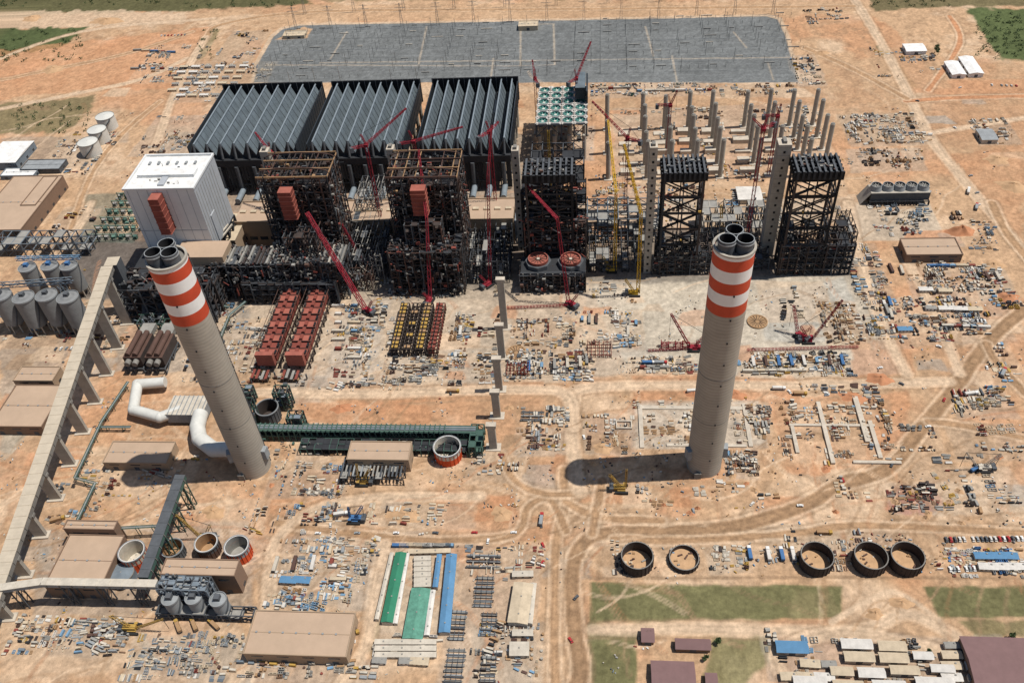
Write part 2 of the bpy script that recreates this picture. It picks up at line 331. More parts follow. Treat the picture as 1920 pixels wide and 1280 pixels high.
for c in CL:
    x0,x1,y0,y1=rectz(*c[:4]); k=rr.uniform(0,6)
    patch([(x0-3,y0-3),(x1+k,y0-2),(x1+3,y1+3),(x0-k,y1+2)],rr.choice([CONC*.9,PALE*.9,GREYG*1.5,CONC*.75,SAND*.85]),2.5,3,rr.uniform(.25,.5),world=True)
def tracks(n,vlist,al0=.25,al1=.6):
    for i in range(n):
        u=rr.uniform(-50,1970); v=rr.uniform(*rr.choice(vlist)); a=rr.uniform(0,6.28); P=[]
        x,y=G(u,v)[:2]
        if 1085<v<1175 and u>1090: continue
        for k in range(rr.randint(3,8)):
            P.append((x,y)); a+=rr.uniform(-.5,.5); x+=math.cos(a)*18; y+=math.sin(a)*18
        c=rr.choice([SAND*.68,PALE*1.1,PALE,ROADC*.95,ROADC*.8,ORNG*.9]); al=rr.uniform(al0,al1)
        road(P,rr.uniform(.8,1.6),c,1.0,al,False,True,4,.3,False); road([(p[0]+2.0,p[1]+1.4) for p in P],rr.uniform(.8,1.5),c,1.0,al,False,True,4,.3,False)
for i in range(170):
    u=rr.uniform(-20,1950); v=rr.choice([rr.uniform(700,1080),rr.uniform(170,450),rr.uniform(560,1000)])
    if 200<v<500 and 350<u<1100: continue
    p=G(u,v); w=rr.uniform(6,26); h=rr.uniform(4,13)
    patch([(p.x-w,p.y-h),(p.x+w,p.y-h),(p.x+w*rr.uniform(.6,1),p.y+h),(p.x-w*rr.uniform(.5,1),p.y+h)],rr.choice([PALE,PALE*.9,GREYG*1.4,ORNG*.95,ORNG,SAND*.68,SAND*.78]),2.0,3,rr.uniform(.35,.8),world=True)
tracks(360,[(640,1080),(860,1085),(160,640),(700,1280)])
road([(1000,1400),(1085,1280),(1078,1180),(1072,1090),(1085,1030),(1130,1000),(1250,995),(1380,985),(1500,950),(1580,905),(1660,880),(1730,800),(1800,715),(1850,645),(1925,580),(2050,520)],10.5,rd)
road([(1150,1010),(1300,1012),(1480,1000),(1620,985),(1950,1000)],5.5,ROADC*1.1)
road([(1052,1400),(1040,1250),(1040,1100),(1045,1000),(1058,950),(1055,880)],6,ROADC*1.15)
road([(1062,995),(1030,935),(990,950),(965,1000),(850,1012),(700,1005),(520,980)],5.5,ROADC*1.05)
road([(1060,940),(1130,970),(1240,975)],6,ROADC*1.15)
road([(940,850),(965,900),(1020,925),(1090,925)],5.5,ROADC*1.15)
road([(1085,920),(1075,840),(1075,760),(1120,725),(1500,722),(1780,715)],8,PR)
road([(1075,800),(1060,740),(980,730),(700,737),(480,735)],8,PR)
road([(1850,645),(1870,680),(1925,740)],7,rd); road([(1740,790),(1820,800),(1960,830)],5.5,ROADC*1.1)
road([(1590,-20),(1640,60),(1690,150),(1740,250),(1800,330),(1860,400),(1935,490)],10,PALE*.9)
road([(1700,190),(1800,183),(1960,180)],8,ORNG*1.0); road([(1740,250),(1960,215)],5.5,PALE)
road([(1780,30),(1800,80),(1740,170)],6,ORNG*1.05); road([(1510,90),(1600,130),(1700,185)],7,ROADC*1.15)
road([(1860,380),(1890,440),(1960,520)],8,ROADC*1.1)
road([(350,130),(385,75),(420,45),(600,22),(1000,18),(1600,12)],8,ROADC*1.2)
road([(-50,215),(120,180),(260,150),(350,110)],7,PALE*.95); road([(-50,130),(150,60),(400,35)],6,PALE*.95)
road([(-50,160),(100,130),(240,100),(360,60)],6,ROADC*1.2)
road([(230,440),(270,330),(300,250),(330,170),(385,70)],8,PALE*.95)
road([(120,470),(170,330),(230,250),(300,190)],6,ROADC*1.2)
road([(0,470),(130,440),(170,380)],6,PR)
road([(1130,900),(1110,1000)],6,ROADC*1.15); road([(1110,1180),(1300,1178),(1600,1182),(1700,1150),(1790,1190)],6,PALE)
road([(640,1280),(690,1200),(700,1100),(720,1020)],6,PALE); road([(440,1280),(500,1150),(520,1010),(640,940),(900,930)],6,PALE*.94)
road([(1480,1280),(1460,1220),(1600,1185),(1800,1230)],5.2,PALE*.9)
road([(1700,700),(1650,600),(1610,470),(1590,380)],7,PR); road([(1800,700),(1740,560),(1690,470)],6,PR)
road([(1560,1165),(1620,1130),(1680,1110),(1760,1160)],4,PALE,rut=False)
road([(1100,1084),(1500,1082),(1930,1084)],2.2,SAND*.55,1,.7,False,jit=.4,main=False); road([(1095,1010),(1098,1084)],1.5,SAND*.6,1,.6,False,jit=.4,main=False)
for off in (0,40,80): road([(1600+off,1180),(1640+off*.6,1130),(1700+off*.3,1125+off*.2)],1.5,ROADC,1,.6,False,jit=.5,main=False)
tracks(110,[(860,1085),(700,1080)],.25,.5)
COL*= (0.82+.36*Z3)[...,None]*(.86+.28*vnoise(XX,YY,5,77))[...,None]
HGT+= -0.5*ss(Z2,.5,.8)
def onroad(x,y):
    i=np.searchsorted(xs,x); j=np.searchsorted(ys,y)
    return RM[min(j,NY-1),min(i,NX-1)]>.5
V=np.stack([XX,YY,HGT],-1).reshape(-1,3)
me=bpy.data.meshes.new('ground'); me.vertices.add(len(V)); me.vertices.foreach_set('co',V.ravel())
idx=np.arange(NX*NY).reshape(NY,NX); Q=np.stack([idx[:-1,:-1],idx[:-1,1:],idx[1:,1:],idx[1:,:-1]],-1).reshape(-1,4)
me.loops.add(Q.size); me.loops.foreach_set('vertex_index',Q.ravel().astype(np.int32))
me.polygons.add(len(Q)); me.polygons.foreach_set('loop_start',np.arange(0,Q.size,4,dtype=np.int32)); me.polygons.foreach_set('loop_total',np.full(len(Q),4,dtype=np.int32))
me.polygons.foreach_set('use_smooth',np.ones(len(Q),bool)); me.update(calc_edges=True)
ca=me.color_attributes.new('soil_color','FLOAT_COLOR','POINT'); ca.data.foreach_set('color',np.concatenate([np.clip(COL.reshape(-1,3),0,1),np.ones((NX*NY,1))],1).ravel())
gm=bpy.data.materials.new('ground_soil'); gm.use_nodes=True; nt=gm.node_tree;N=nt.nodes;L=nt.links;b=N['Principled BSDF'];b.inputs['Roughness'].default_value=.95
b.inputs['Specular IOR Level'].default_value=.1
at=N.new('ShaderNodeAttribute');at.attribute_name='soil_color'; tc=N.new('ShaderNodeTexCoord')
no=N.new('ShaderNodeTexNoise');no.inputs['Scale'].default_value=.35;no.inputs['Detail'].default_value=10;no.inputs['Roughness'].default_value=.75;L.new(tc.outputs['Object'],no.inputs['Vector'])
mr=N.new('ShaderNodeMapRange');mr.inputs[1].default_value=.3;mr.inputs[2].default_value=.7;mr.inputs[3].default_value=.72;mr.inputs[4].default_value=1.22;L.new(no.outputs['Fac'],mr.inputs[0])
vm=N.new('ShaderNodeVectorMath');vm.operation='SCALE';L.new(at.outputs['Color'],vm.inputs[0]);L.new(mr.outputs[0],vm.inputs['Scale']);L.new(vm.outputs[0],b.inputs['Base Color'])
bp=N.new('ShaderNodeBump');bp.inputs['Distance'].default_value=1.2;bp.inputs['Strength'].default_value=.6;L.new(no.outputs['Fac'],bp.inputs['Height']);L.new(bp.outputs[0],b.inputs['Normal'])
me.materials.append(gm); sc.collection.objects.link(bpy.data.objects.new('ground',me))
# ============================================================ chimneys
def chimney(u,v):
    p=G(u,v); x,y=p.x,p.y+11.5; b=MB('chimney',(x,y,0)); r=12.7
    zs=[(-.5,163,'chimney_conc'),(163,172,'chim_orange'),(172,181,'chim_white'),(181,190,'chim_orange'),(190,199,'chim_white'),(199,207.5,'chim_orange'),(207.5,210,'chim_white')]
    for z0,z1,m in zs:
        b.tube((x,y,z0),(x,y,z1),r*(1.02-.03*z0/210),m,48,r*(1.02-.03*z1/210),cap=False)
    b.ring(x,y,210,211.2,r+.4,1.5,'concrete',n=48)
    b.tube((x,y,208),(x,y,208.6),r-1.2,'concrete_dk',48)
    for z in (60,105): b.ring(x,y,z,z+.7,r+.2,.5,'concrete_dk',n=48)
    for a in (210,330,90):
        fx=x+6.1*math.cos(math.radians(a)); fy=y+6.1*math.sin(math.radians(a))
        b.ring(fx,fy,206,218,5.3,.5,'steel_md','steel_lt',n=32,mi='black'); b.tube((fx,fy,205),(fx,fy,207),4.7,'black',32)
        b.ring(fx,fy,215.5,216.3,5.6,.3,'steel_lt',n=32)
    for a in (200,355):
        c=math.cos(math.radians(a)); s=math.sin(math.radians(a)); b.rbox(x+c*(r+.6),y+s*(r+.6),14,24,5,6,math.radians(a),'steel_lt')
    b.rbox(x-6,y-r-.4,0,6,5,2,0,'concrete_dk')
    for k in range(9): b.rbox(x+1.5,y-r*1.0-.05,20+k*20,21.2+k*20,.9,.8,0,'black')
    for i in range(70): b.beam((x+r*.98*math.cos(.5)+.6,y+(r+.5)*math.sin(.5),i*3),(x+r*.98*math.cos(.5)+.6,y+(r+.5)*math.sin(.5),i*3+2.4),.5,'steel_md')
    b.finish()
chimney(1322,893); chimney(470,896)
# ============================================================ ACC blocks
def acc_block(x0,x1,y0,y1,n=8):
    b=MB('air_cooled_condenser'); zb,zt=44,60; w=(x1-x0)/n
    b.box(x0,x1,y0,y1,41,43.5,'steel_dk')
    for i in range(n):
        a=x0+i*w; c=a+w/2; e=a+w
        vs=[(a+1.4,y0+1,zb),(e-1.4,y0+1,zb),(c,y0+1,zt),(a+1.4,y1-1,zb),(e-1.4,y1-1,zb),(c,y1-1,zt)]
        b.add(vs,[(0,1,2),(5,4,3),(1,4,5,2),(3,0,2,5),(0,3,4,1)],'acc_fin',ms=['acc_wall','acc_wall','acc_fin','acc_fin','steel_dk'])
        b.tube((c,y0-.5,zt+.2),(c,y1+.5,zt+.2),.9,'acc_duct',10)
        b.box(a-.6,a+.6,y0,y1,zb-.3,zb+.9,'steel_md' if i%3 else 'grey')
        for k in range(1,12):
            yy=y0+(y1-y0)*k/12; b.beam((a+1.2,yy,zb+.4),(c,yy,zt+.6),.3,'acc_duct' if k%3==0 else 'steel_md'); b.beam((e-1.2,yy,zb+.4),(c,yy,zt+.6),.3,'acc_duct' if k%3==0 else 'steel_md')
        if random.random()<.5:
            q=y0+(y1-y0)*random.uniform(.1,.7); b.box(a-.5,a+2.2,q,q+random.uniform(10,30),zb+1,zb+1.6,'steel_lt')
        vs=[(a,y0-.6,36),(e,y0-.6,36),(e,y0-.6,zb+3),(c+1,y0-.6,zt+1.5),(c-1,y0-.6,zt+1.5),(a,y0-.6,zb+3)]
        b.add(vs,[(0,1,2,3,4,5)],'acc_wall')
        b.tube((c,y0-4,zt-16),(c,y0-.6,zt),1.3,'steel_md',10)
        b.beam((a,y0-1.4,-.5),(a,y0-1.4,44),1.2,'steel_md')
        for k in (-1,1): b.beam((c+k*w*.5,y0-1.0,zb+3),(c,y0-1.0,zt+1.8),.35,'acc_duct')
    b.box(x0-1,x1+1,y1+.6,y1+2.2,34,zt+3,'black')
    for i in range(n*2+1): x=x0+(x1-x0)*i/(n*2); b.beam((x,y1+.2,zb),(x,y1+.2,zt+3),.5,'steel_md')
    for x in (x0,x1):
        b.box(x-.5,x+.5,y0,y1,36,zt-2,'acc_wall')
        for k in range(16):
            yy=y0+(y1-y0)*(k+.5)/16; b.beam((x+(.7 if x==x1 else -.7),yy,36),(x+(.7 if x==x1 else -.7),yy,zt-2),.4,'steel_md')
    b.box(x0,x1,y0-5.5,y0-1,35,43,'steel_dk')
    nx=4;ny=5
    for i in range(nx+1):
        for j in range(ny+1):
            b.tube((x0+3+(x1-x0-6)*i/nx,y0+3+(y1-y0-6)*j/ny,-.5),(x0+3+(x1-x0-6)*i/nx,y0+3+(y1-y0-6)*j/ny,40),2.2,'concrete',12)
    for i in range(n*2):
        x=x0+(x1-x0)*(i+.5)/(n*2); b.box(x-.5*w*.42,x+.5*w*.42,y0-3-random.random(),y0-2,random.choice([2,9,12,16]),36,'acc_wall' if i%2 else 'steel_dk')
        b.beam((x,y0-4.5,0),(x,y0-4.5,35),.6,random.choice(['steel_md','steel_dk','steel_dk']))
    b.beam((x0,y0-2,20),(x1,y0-2,20),2,'steel_md'); b.beam((x0,y0-2,10),(x1,y0-2,10),1.2,'steel_md')
    for i in range(6):
        x=x0+(x1-x0)*(i+.5)/6; b.tube((x,y0-28,5),(x,y0-3,5),3.2,'acc_duct',12); b.tube((x,y0-5,2),(x,y0-5,35),2.4,'steel_md',12)
    b.finish()
yf=G(560,268,60).y; yb=G(560,160,60).y
for uf0,uf1 in ((352,553),(573,753),(779,955)):
    acc_block(G(uf0,269,60).x,G(uf1,266,60).x,yf,yb)
b=MB('air_cooled_condenser_fan_deck'); zb=46
x0,x1=G(1005,232,zb).x,G(1100,232,zb).x; yd0=G(1050,232,zb).y; yd1=G(1050,163,zb).y
nx,ny=4,6; cx=(x1-x0)/nx; cy=(yd1-yd0)/ny
for i in range(nx):
    for j in range(ny):
        ax=x0+(i+.5)*cx; ay=yd0+(j+.5)*cy
        b.ring(ax,ay,zb-3,zb+.6,cx*.44,.5,'greyblue','steel_lt',n=24,mi='teal'); b.tube((ax,ay,zb-2),(ax,ay,zb-.5),1.6,'dustwhite',10); b.tube((ax,ay,zb-3.4),(ax,ay,zb-3),cx*.4,'steel_dk',20)
        for k in range(8):
            a=k*math.pi/4+.2; b.beam((ax,ay,zb-1),(ax+cx*.41*math.cos(a),ay+cx*.41*math.sin(a),zb-1),1.3,'teal',.3)
        b.box(ax-cx*.5+.1,ax-cx*.46,ay-cy*.5,ay+cy*.5,zb-1,zb+1.2,'dustwhite')
        b.box(ax-cx*.5,ax+cx*.5,ay-cy*.5,ay-cy*.45,zb-1,zb+.9,'dustwhite')
        for sx in (-1,1):
            for sy in (-1,1): b.rbox(ax+sx*cx*.42,ay+sy*cy*.42,zb-.5,zb+.35,cx*.26,cx*.26,.785,'dustwhite')
frame(b,x0,x1,yd0,yd1,30,45,4,6,1,1.2,'steel_md',.8)
for i in range(4):
    for j in range(5): b.tube((x0+3+(x1-x0-6)*i/3,yd0+3+(yd1-yd0-6)*j/4,-.5),(x0+3+(x1-x0-6)*i/3,yd0+3+(yd1-yd0-6)*j/4,30),2.2,'concrete',12)
xa=G(1078,200,60).x; b.box(xa,xa+11,yd0+.55*(yd1-yd0),yd1,50,64,'acc_wall','acc_fin'); b.box(xa+12,xa+14,yd0+.5*(yd1-yd0),yd1,47,62,'acc_wall')
b.finish()
b=MB('steam_duct_tower')
frame(b,G(1000,340).x,G(1095,340).x,G(1040,368).y,G(1040,325).y,0,38,5,3,4,1.0,('steel_dk','steel_md'),.5,floor=.2,skip=.1)
b.tube((G(1010,335).x,G(1010,335).y-6,4),(G(1090,335).x,G(1010,335).y-6,4),3.5,'acc_duct',14)
b.finish()
def column(x,y,h,r=2.5):
    b=MB('concrete_column',(x,y,0)); b.box(x-4.5,x+4.5,y-4.5,y+4.5,-.5,.8,'concrete_lt'); b.tube((x,y,.8),(x,y,h),r,'concrete',16); b.tube((x,y,h),(x,y,h+.8),r*.75,'concrete_dk',12); b.finish()
h=46; yA=G(1350,171,h).y; yB=G(1350,262,h).y
for u in (1138,1207,1250,1294,1338,1404,1448,1493,1538):
    x=G(u,171,h).x
    for j in range(5):
        if u==1138 and j in (1,3): continue
        if u>1500 and j==4: continue
        column(x+random.uniform(-.6,.6),yA+(yB-yA)*j/4,(h if (j+u)%5 else h-4)+random.uniform(-1,1))
b=MB('foundation_beam')
for j in range(5):
    y=yA+(yB-yA)*(j+.5)/5-6
    for u in (1160,1225,1270,1315,1370,1425):
        x=G(u,250).x; b.box(x,x+random.uniform(12,24),y,y+random.uniform(5,10),-.5,random.uniform(1,6),'concrete_lt')
b.finish()
# ============================================================ turbine hall
b=MB('turbine_hall'); z=30
xa=G(440,412,z).x; xb=G(962,408,z).x; y0=G(700,414,z).y; y1=G(700,376,z).y
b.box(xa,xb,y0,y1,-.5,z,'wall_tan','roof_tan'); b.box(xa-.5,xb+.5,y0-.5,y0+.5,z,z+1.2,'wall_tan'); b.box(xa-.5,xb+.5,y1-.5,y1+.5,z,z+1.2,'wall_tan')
for i in range(26):
    x=xa+(xb-xa)*(i+.5)/26; b.box(x-3,x+3,(y0+y1)/2-2,(y0+y1)/2+2,z,z+1.6,'cream')
    b.box(x-4,x+4,y0-.06,y0,8,12,'glass')
xc_=G(1240,420,z).x
frame(b,xb+2,xc_,y0,y1,0,28,14,3,4,.9,('steel_md','greyblue'),.4,floor=.2,mf='grey',skip=.1)
frame(b,G(1325,430,z).x,G(1480,430,z).x,y0,y1,0,24,10,3,3,.9,('steel_md','concrete'),.4,floor=.25,mf='grey',skip=.1)
b.finish()
b=MB('auxiliary_bay_building')
x0,x1,y0_,y1_=rectz(388,440,452,402,26); b.box(x0,x1,y0_,y1_,-.5,26,'wall_tan','roof_tan'); b.box(x0-.4,x1+.4,y0_-.4,y1_+.4,26,27,'cream')
b.box(x0-14,x0-.5,y0_-10,y0_+8,-.5,20,'wall_tan','roof_tan')
b.finish()
# ============================================================ boilers
def red_box(b,uL,uR,vT,vB,Y,dy=10):
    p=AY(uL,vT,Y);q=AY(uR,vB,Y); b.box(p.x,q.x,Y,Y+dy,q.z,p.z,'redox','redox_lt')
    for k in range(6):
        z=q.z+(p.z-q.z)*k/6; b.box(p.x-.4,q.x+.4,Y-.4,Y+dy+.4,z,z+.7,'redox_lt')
DK=['rust','rustbrown','steel_dk','steel_md','rustbrown','redox','concrete_dk','black','grey']
b=MB('clad_boiler_house'); zt=108
x0,x1,y0,y1=rectz(232,362,356,293,zt)
b.box(x0,x1,y0,y1,38,zt,'clad_white','white')
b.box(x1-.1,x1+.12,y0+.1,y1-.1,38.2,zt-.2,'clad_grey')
b.box(x0-.8,x1+.8,y0-.8,y0+.8,zt,zt+2,'clad_white'); b.box(x0-.8,x1+.8,y1-.8,y1+.8,zt,zt+2,'clad_white'); b.box(x1-.8,x1+.8,y0+.8,y1-.8,zt,zt+2,'clad_white'); b.box(x0-.8,x0+.8,y0+.8,y1-.8,zt,zt+2,'clad_white')
xm=(x0+x1)/2
b.box(x0+6,x1-6,y0+.35*(y1-y0),y0+.55*(y1-y0),zt+.02,zt+3,'clad_white','white'); b.box(xm-3,xm+3,y0+6,y0+.35*(y1-y0)-.3,zt+.02,zt+1.6,'clad_grey')
for k in range(6): b.box(x0+8+k*9,x0+10+k*9,y0+.72*(y1-y0),y0+.8*(y1-y0),zt+.02,zt+1.5,'steel_lt')
mess(b,x0+4,x1-8,y0+4,y1-6,zt+.1,zt+.2,14,['steel_lt','grey','dustwhite'],.5)
for k in range(9): b.box(x1+.12,x1+.3,y0+3+k*5.5,y0+3.5+k*5.5,40,104,'grey')
b.box(x1+.12,x1+1.2,y0+12,y0+22,40,70,'clad_grey')
for k in range(7): b.box(x0+3+k*9.5,x0+3.4+k*9.5,y0-.2,y0,40,zt,'clad_grey')
b.box(x0+.5,x1-.5,y0-.25,y0-.02,62,62.6,'clad_grey')
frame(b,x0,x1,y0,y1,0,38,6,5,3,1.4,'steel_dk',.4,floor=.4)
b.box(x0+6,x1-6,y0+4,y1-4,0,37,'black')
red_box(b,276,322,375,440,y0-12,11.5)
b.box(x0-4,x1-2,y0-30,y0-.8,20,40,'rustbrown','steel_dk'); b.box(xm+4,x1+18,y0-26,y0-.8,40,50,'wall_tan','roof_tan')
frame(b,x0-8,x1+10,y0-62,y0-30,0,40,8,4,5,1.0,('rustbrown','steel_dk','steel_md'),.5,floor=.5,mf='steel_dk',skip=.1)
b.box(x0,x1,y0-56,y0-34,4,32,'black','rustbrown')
mess(b,x0-6,x1+6,y0-60,y0-32,38,42,90,DK)
for k in range(4): b.tube((x0+8+k*15,y0-64,6),(x0+8+k*15,y0-36,40),2.6,'steel_md',12)
b.finish()
def boiler_rust(top,fr,zl,name='boiler_steel_structure',zt=110,box=None):
    b=MB(name); x0,x1,y0,y1=rectz(*top,zt); RB=('rust','rustbrown','rustbrown','steel_dk','steel_md')
    frame(b,x0,x1,y0,y1,0,zt,9,6,15,.8,RB,.4,inner=False,floor=.13,mf='rustbrown',skip=.12)
    frame(b,x0+4,x1-4,y0+4,y1-4,0,zt-8,4,3,11,1.3,('rustbrown','steel_dk'),.3,inner=True,floor=.4,mf='black')
    b.box(x0+9,x1-9,y0+9,y1-7,14,zt-22,'black','rustbrown')  # black furnace core, also standing in for shadow inside the frame
    n=12
    for i in range(n+1):
        x=x0+(x1-x0)*i/n
        if random.random()<.8: b.beam((x,y0,zt+1),(x,y1,zt+1),.6,('rust','rustbrown','wood'),1.2)
    for j in range(4):
        y=y0+(y1-y0)*j/3; b.beam((x0,y,zt+2.0),(x1,y,zt+2.0),.8,('rust','wood'),1.5)
    for k in range(8):
        t=k/8*math.pi; t2=(k+1)/8*math.pi; xm=(x0+x1)/2; w=(x1-x0)/2
        for y in (y0+8,y1-8): b.beam((xm-w*math.cos(t),y,zt+2+5*math.sin(t)),(xm-w*math.cos(t2),y,zt+2+5*math.sin(t2)),.7,'rust')
    mess(b,x0+2,x1-6,y0+2,y1-4,zt-20,zt-1,150,['rust','rustbrown','rustbrown','wood','redox','steel_md','steel_dk','grey'],.8)
    mess(b,x0-1,x1-2,y0-2,y0+1,30,zt-8,160,DK,.6); mess(b,x1-1,x1+1,y0,y1,30,zt-8,80,DK,.6)
    fx0,fx1=G(fr[0],fr[2]).x,G(fr[1],fr[2]).x; fy0=G((fr[0]+fr[1])/2,fr[2]).y
    frame(b,fx0,fx1,fy0,y0-1,0,zl,9,7,7,.85,RB,.45,floor=.25,mf='steel_dk',skip=.12)
    b.box(fx0+8,fx1-8,fy0+8,y0-3,6,zl-10,'black')  # black core standing in for shadow inside the lower frame
    frame(b,(fx0*3+fx1)/4,(fx0+fx1*3)/4,fy0+12,y0-1.5,zl,zl+22,5,3,3,.8,RB,.5,floor=.35,mf='rustbrown',skip=.12)
    mess(b,fx0,fx1-6,fy0+1,y0-6,zl-6,zl+3,170,DK,.8); mess(b,fx0,fx1,fy0-3,fy0+1,0,zl-4,110,DK,.7)
    for k in range(6): b.tube((fx0+5+k*(fx1-fx0-10)/5,fy0+2,4),(fx0+5+k*(fx1-fx0-10)/5,y0-20,zl+2),1.5,('steel_md','rust','steel_dk'),10)
    if box: red_box(b,*box,y0-11,10)
    b.finish(); return x0,x1,y0,y1,fy0
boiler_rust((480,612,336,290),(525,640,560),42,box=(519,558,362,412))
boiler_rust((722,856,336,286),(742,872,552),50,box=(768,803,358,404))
def shaft(x,y,h,wv,dy=9):
    b=MB('concrete_lift_shaft',(x,y,0)); b.box(x-wv/2,x+wv/2,y,y+dy,-.5,h,'concrete','concrete_lt')
    for k in range(int(h/8)): b.box(x-wv/2-.1,x+wv/2+.1,y-.1,y+dy+.1,k*8+7.7,k*8+7.95,'concrete_dk')
    for k in range(int(h/8)): b.box(x-1,x+1,y-.2,y-.1,k*8+2,k*8+4.4,'black')
    b.box(x-1.5,x+1.5,y+2,y+dy-2,h,h+2.5,'concrete_dk'); b.finish()
def lift_shaft(u0,u1,vT,ux,vb,dy=9):
    p=G(ux,vb); shaft(p.x,p.y,ZH(ux,vb,vT),G(u1,vT,130).x-G(u0,vT,130).x,dy)
lift_shaft(960,974,283,978,470); lift_shaft(1203,1218,277,1213,512); lift_shaft(1448,1474,272,1437,480,12)
shaft(-309.5,703,114,8); shaft(-188,703,114,7)
def lattice_boiler(top,base,zt=112,m=('rustbrown','black','steel_dk'),deck=8,nz=6,name='boiler_support_structure',dense=False):
    b=MB(name); x0,x1,y0,y1=rectz(*top,zt)
    nx,ny=(3,2) if dense else (2,2); X=[x0+(x1-x0)*i/nx for i in range(nx+1)]; Y=[y0+(y1-y0)*j/ny for j in range(ny+1)]; Z=[(zt-6)*k/nz for k in range(nz+1)]
    for x in X:
        for y in Y:
            if dense or x in (x0,x1) or y in(y0,y1): b.beam((x,y,-.5),(x,y,zt-5),1.9 if x in(x0,x1) and y in(y0,y1) else 1.0,m)
    for k in range(1,nz+1):
        for y in (y0,y1): b.beam((x0,y,Z[k]),(x1,y,Z[k]),1.1,m,1.6)
        for x in (x0,x1): b.beam((x,y0,Z[k]),(x,y1,Z[k]),1.1,m,1.6)
        for y in (y0,y1):
            b.beam((x0,y,Z[k-1]),(x1,y,Z[k]),1.0,m); b.beam((x1,y,Z[k-1]),(x0,y,Z[k]),1.0,m)
            if dense: b.beam((x0,y,(Z[k-1]+Z[k])/2),(x1,y,(Z[k-1]+Z[k])/2),.8,m)
        for x in (x0,x1):
            b.beam((x,y0,Z[k-1]),(x,y1,Z[k]),.9,m); b.beam((x,y1,Z[k-1]),(x,y0,Z[k]),.9,m)
        if random.random()<.5: b.box(x0+1,x0+5,y0-2.5,y1,Z[k]-.4,Z[k],'steel_md')
    for i in range(deck+1):
        x=x0+(x1-x0)*i/deck; b.box(x-.9,x+.9,y0-3,y1+3,zt-5,zt+3,'steel_dk','steel_md')
    for j in range(5):
        y=y0+(y1-y0)*j/4; b.box(x0-3,x1+3,y-1.1,y+1.1,zt-7,zt+1,'black','steel_dk')
    mess(b,x0,x1-4,y0,y1,zt+1,zt+3,40,['steel_md','rust','grey','steel_dk'],.6)
    mess(b,x0,x1,y0-2,y0+2,10,zt-10,30,['steel_dk','rust','steel_md','yellow','grey'],.6)
    fx0,fx1=G(base[0],base[2]).x,G(base[1],base[2]).x; fy=G((base[0]+base[1])/2,base[2]).y
    frame(b,fx0,fx1,fy,y0-1,0,base[3],8,4,5,.75,('steel_dk','steel_md','rustbrown'),.6,floor=.12,mf='steel_md',skip=.15)
    if not dense: frame(b,fx0+4,fx1-4,y0,y1+6,0,base[3]*1.2,6,3,5,.75,('steel_dk','rustbrown'),.4,floor=.15,mf='steel_dk',skip=.15)
    mess(b,fx0,fx1-4,fy,y0,0,base[3],80,DK,.7)
    b.finish(); return x0,x1,y0,y1,fy
lattice_boiler((1247,1322,326,298),(1222,1335,514,22))
lattice_boiler((1496,1578,324,296),(1455,1590,512,34))
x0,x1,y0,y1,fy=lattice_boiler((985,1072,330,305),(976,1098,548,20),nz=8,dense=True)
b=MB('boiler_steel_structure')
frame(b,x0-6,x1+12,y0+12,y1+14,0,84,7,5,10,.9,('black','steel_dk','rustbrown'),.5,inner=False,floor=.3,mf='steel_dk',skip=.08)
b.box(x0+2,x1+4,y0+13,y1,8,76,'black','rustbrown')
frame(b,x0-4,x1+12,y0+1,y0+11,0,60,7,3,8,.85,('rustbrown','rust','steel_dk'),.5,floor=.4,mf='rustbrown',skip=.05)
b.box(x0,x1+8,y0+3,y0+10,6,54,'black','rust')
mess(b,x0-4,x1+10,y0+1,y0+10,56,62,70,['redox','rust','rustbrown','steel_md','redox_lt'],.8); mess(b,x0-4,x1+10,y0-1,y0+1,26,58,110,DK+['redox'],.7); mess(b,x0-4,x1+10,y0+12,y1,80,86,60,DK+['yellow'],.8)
ex0,ex1=G(976,548).x,G(1100,548).x
b.box(ex0+1,ex1-1,fy+2,y0-.5,2,22,'black','steel_dk'); b.box(ex0+1,ex1-1,fy+1,fy+2,19,23,'steel_md')
for u in (1009,1070):
    p=G(u,484,29); b.tube((p.x,p.y,22.2),(p.x,p.y,26.5),12.3,'steel_md',8); b.ring(p.x,p.y,26.5,29.5,9.6,.9,'redox','redox_lt',n=36); b.tube((p.x,p.y,26.6),(p.x,p.y,27.6),8.7,'redox',36,mc='redox_lt')
    for k in range(6): a=k*math.pi/6; b.beam((p.x-9*math.cos(a),p.y-9*math.sin(a),28),(p.x+9*math.cos(a),p.y+9*math.sin(a),28),.45,'rust')
    b.tube((p.x,p.y,27.6),(p.x,p.y,28.8),1.5,'offwhite',10)
for k in range(9): x=ex0+(ex1-ex0)*(k+.5)/9; b.box(x-.5,x+.5,fy+.4,fy+1,0,22,'grey')
mess(b,ex0,ex1-3,fy-3,fy+1,0,18,60,DK+['greyblue','grey'],.7)
b.finish()
b=MB('bunker_duct_structure'); z=40
x0,x1,y0,y1=rectz(395,642,500,462,z)
frame(b,x0,x1,y0,y1,0,z,18,4,5,.85,('steel_dk','rustbrown','steel_md'),.4,floor=.25,skip=.08)
b.box(x0+2,x1-2,y0+3,y1-2,z-.6,z+1,'steel_dk','steel_md'); b.box(x0+20,x1-10,y0+6,y1-3,20,z-1,'black')  # black box under the deck stands in for the shadow there
for i in range(34):
    x=x0+(x1-x0)*(i+.5)/34; b.box(x-.9,x+.9,y0+2,y1-2,z+1,z+random.uniform(2,4),random.choice(['grey','grey','concrete','steel_md','rustbrown','steel_dk','concrete_dk']))
mess(b,x0,x1-4,y0-2,y1,z-2,z+3,170,DK+['grey','concrete'],.8); mess(b,x0,x1-4,y0-3,y0,4,z-4,140,DK,.8)
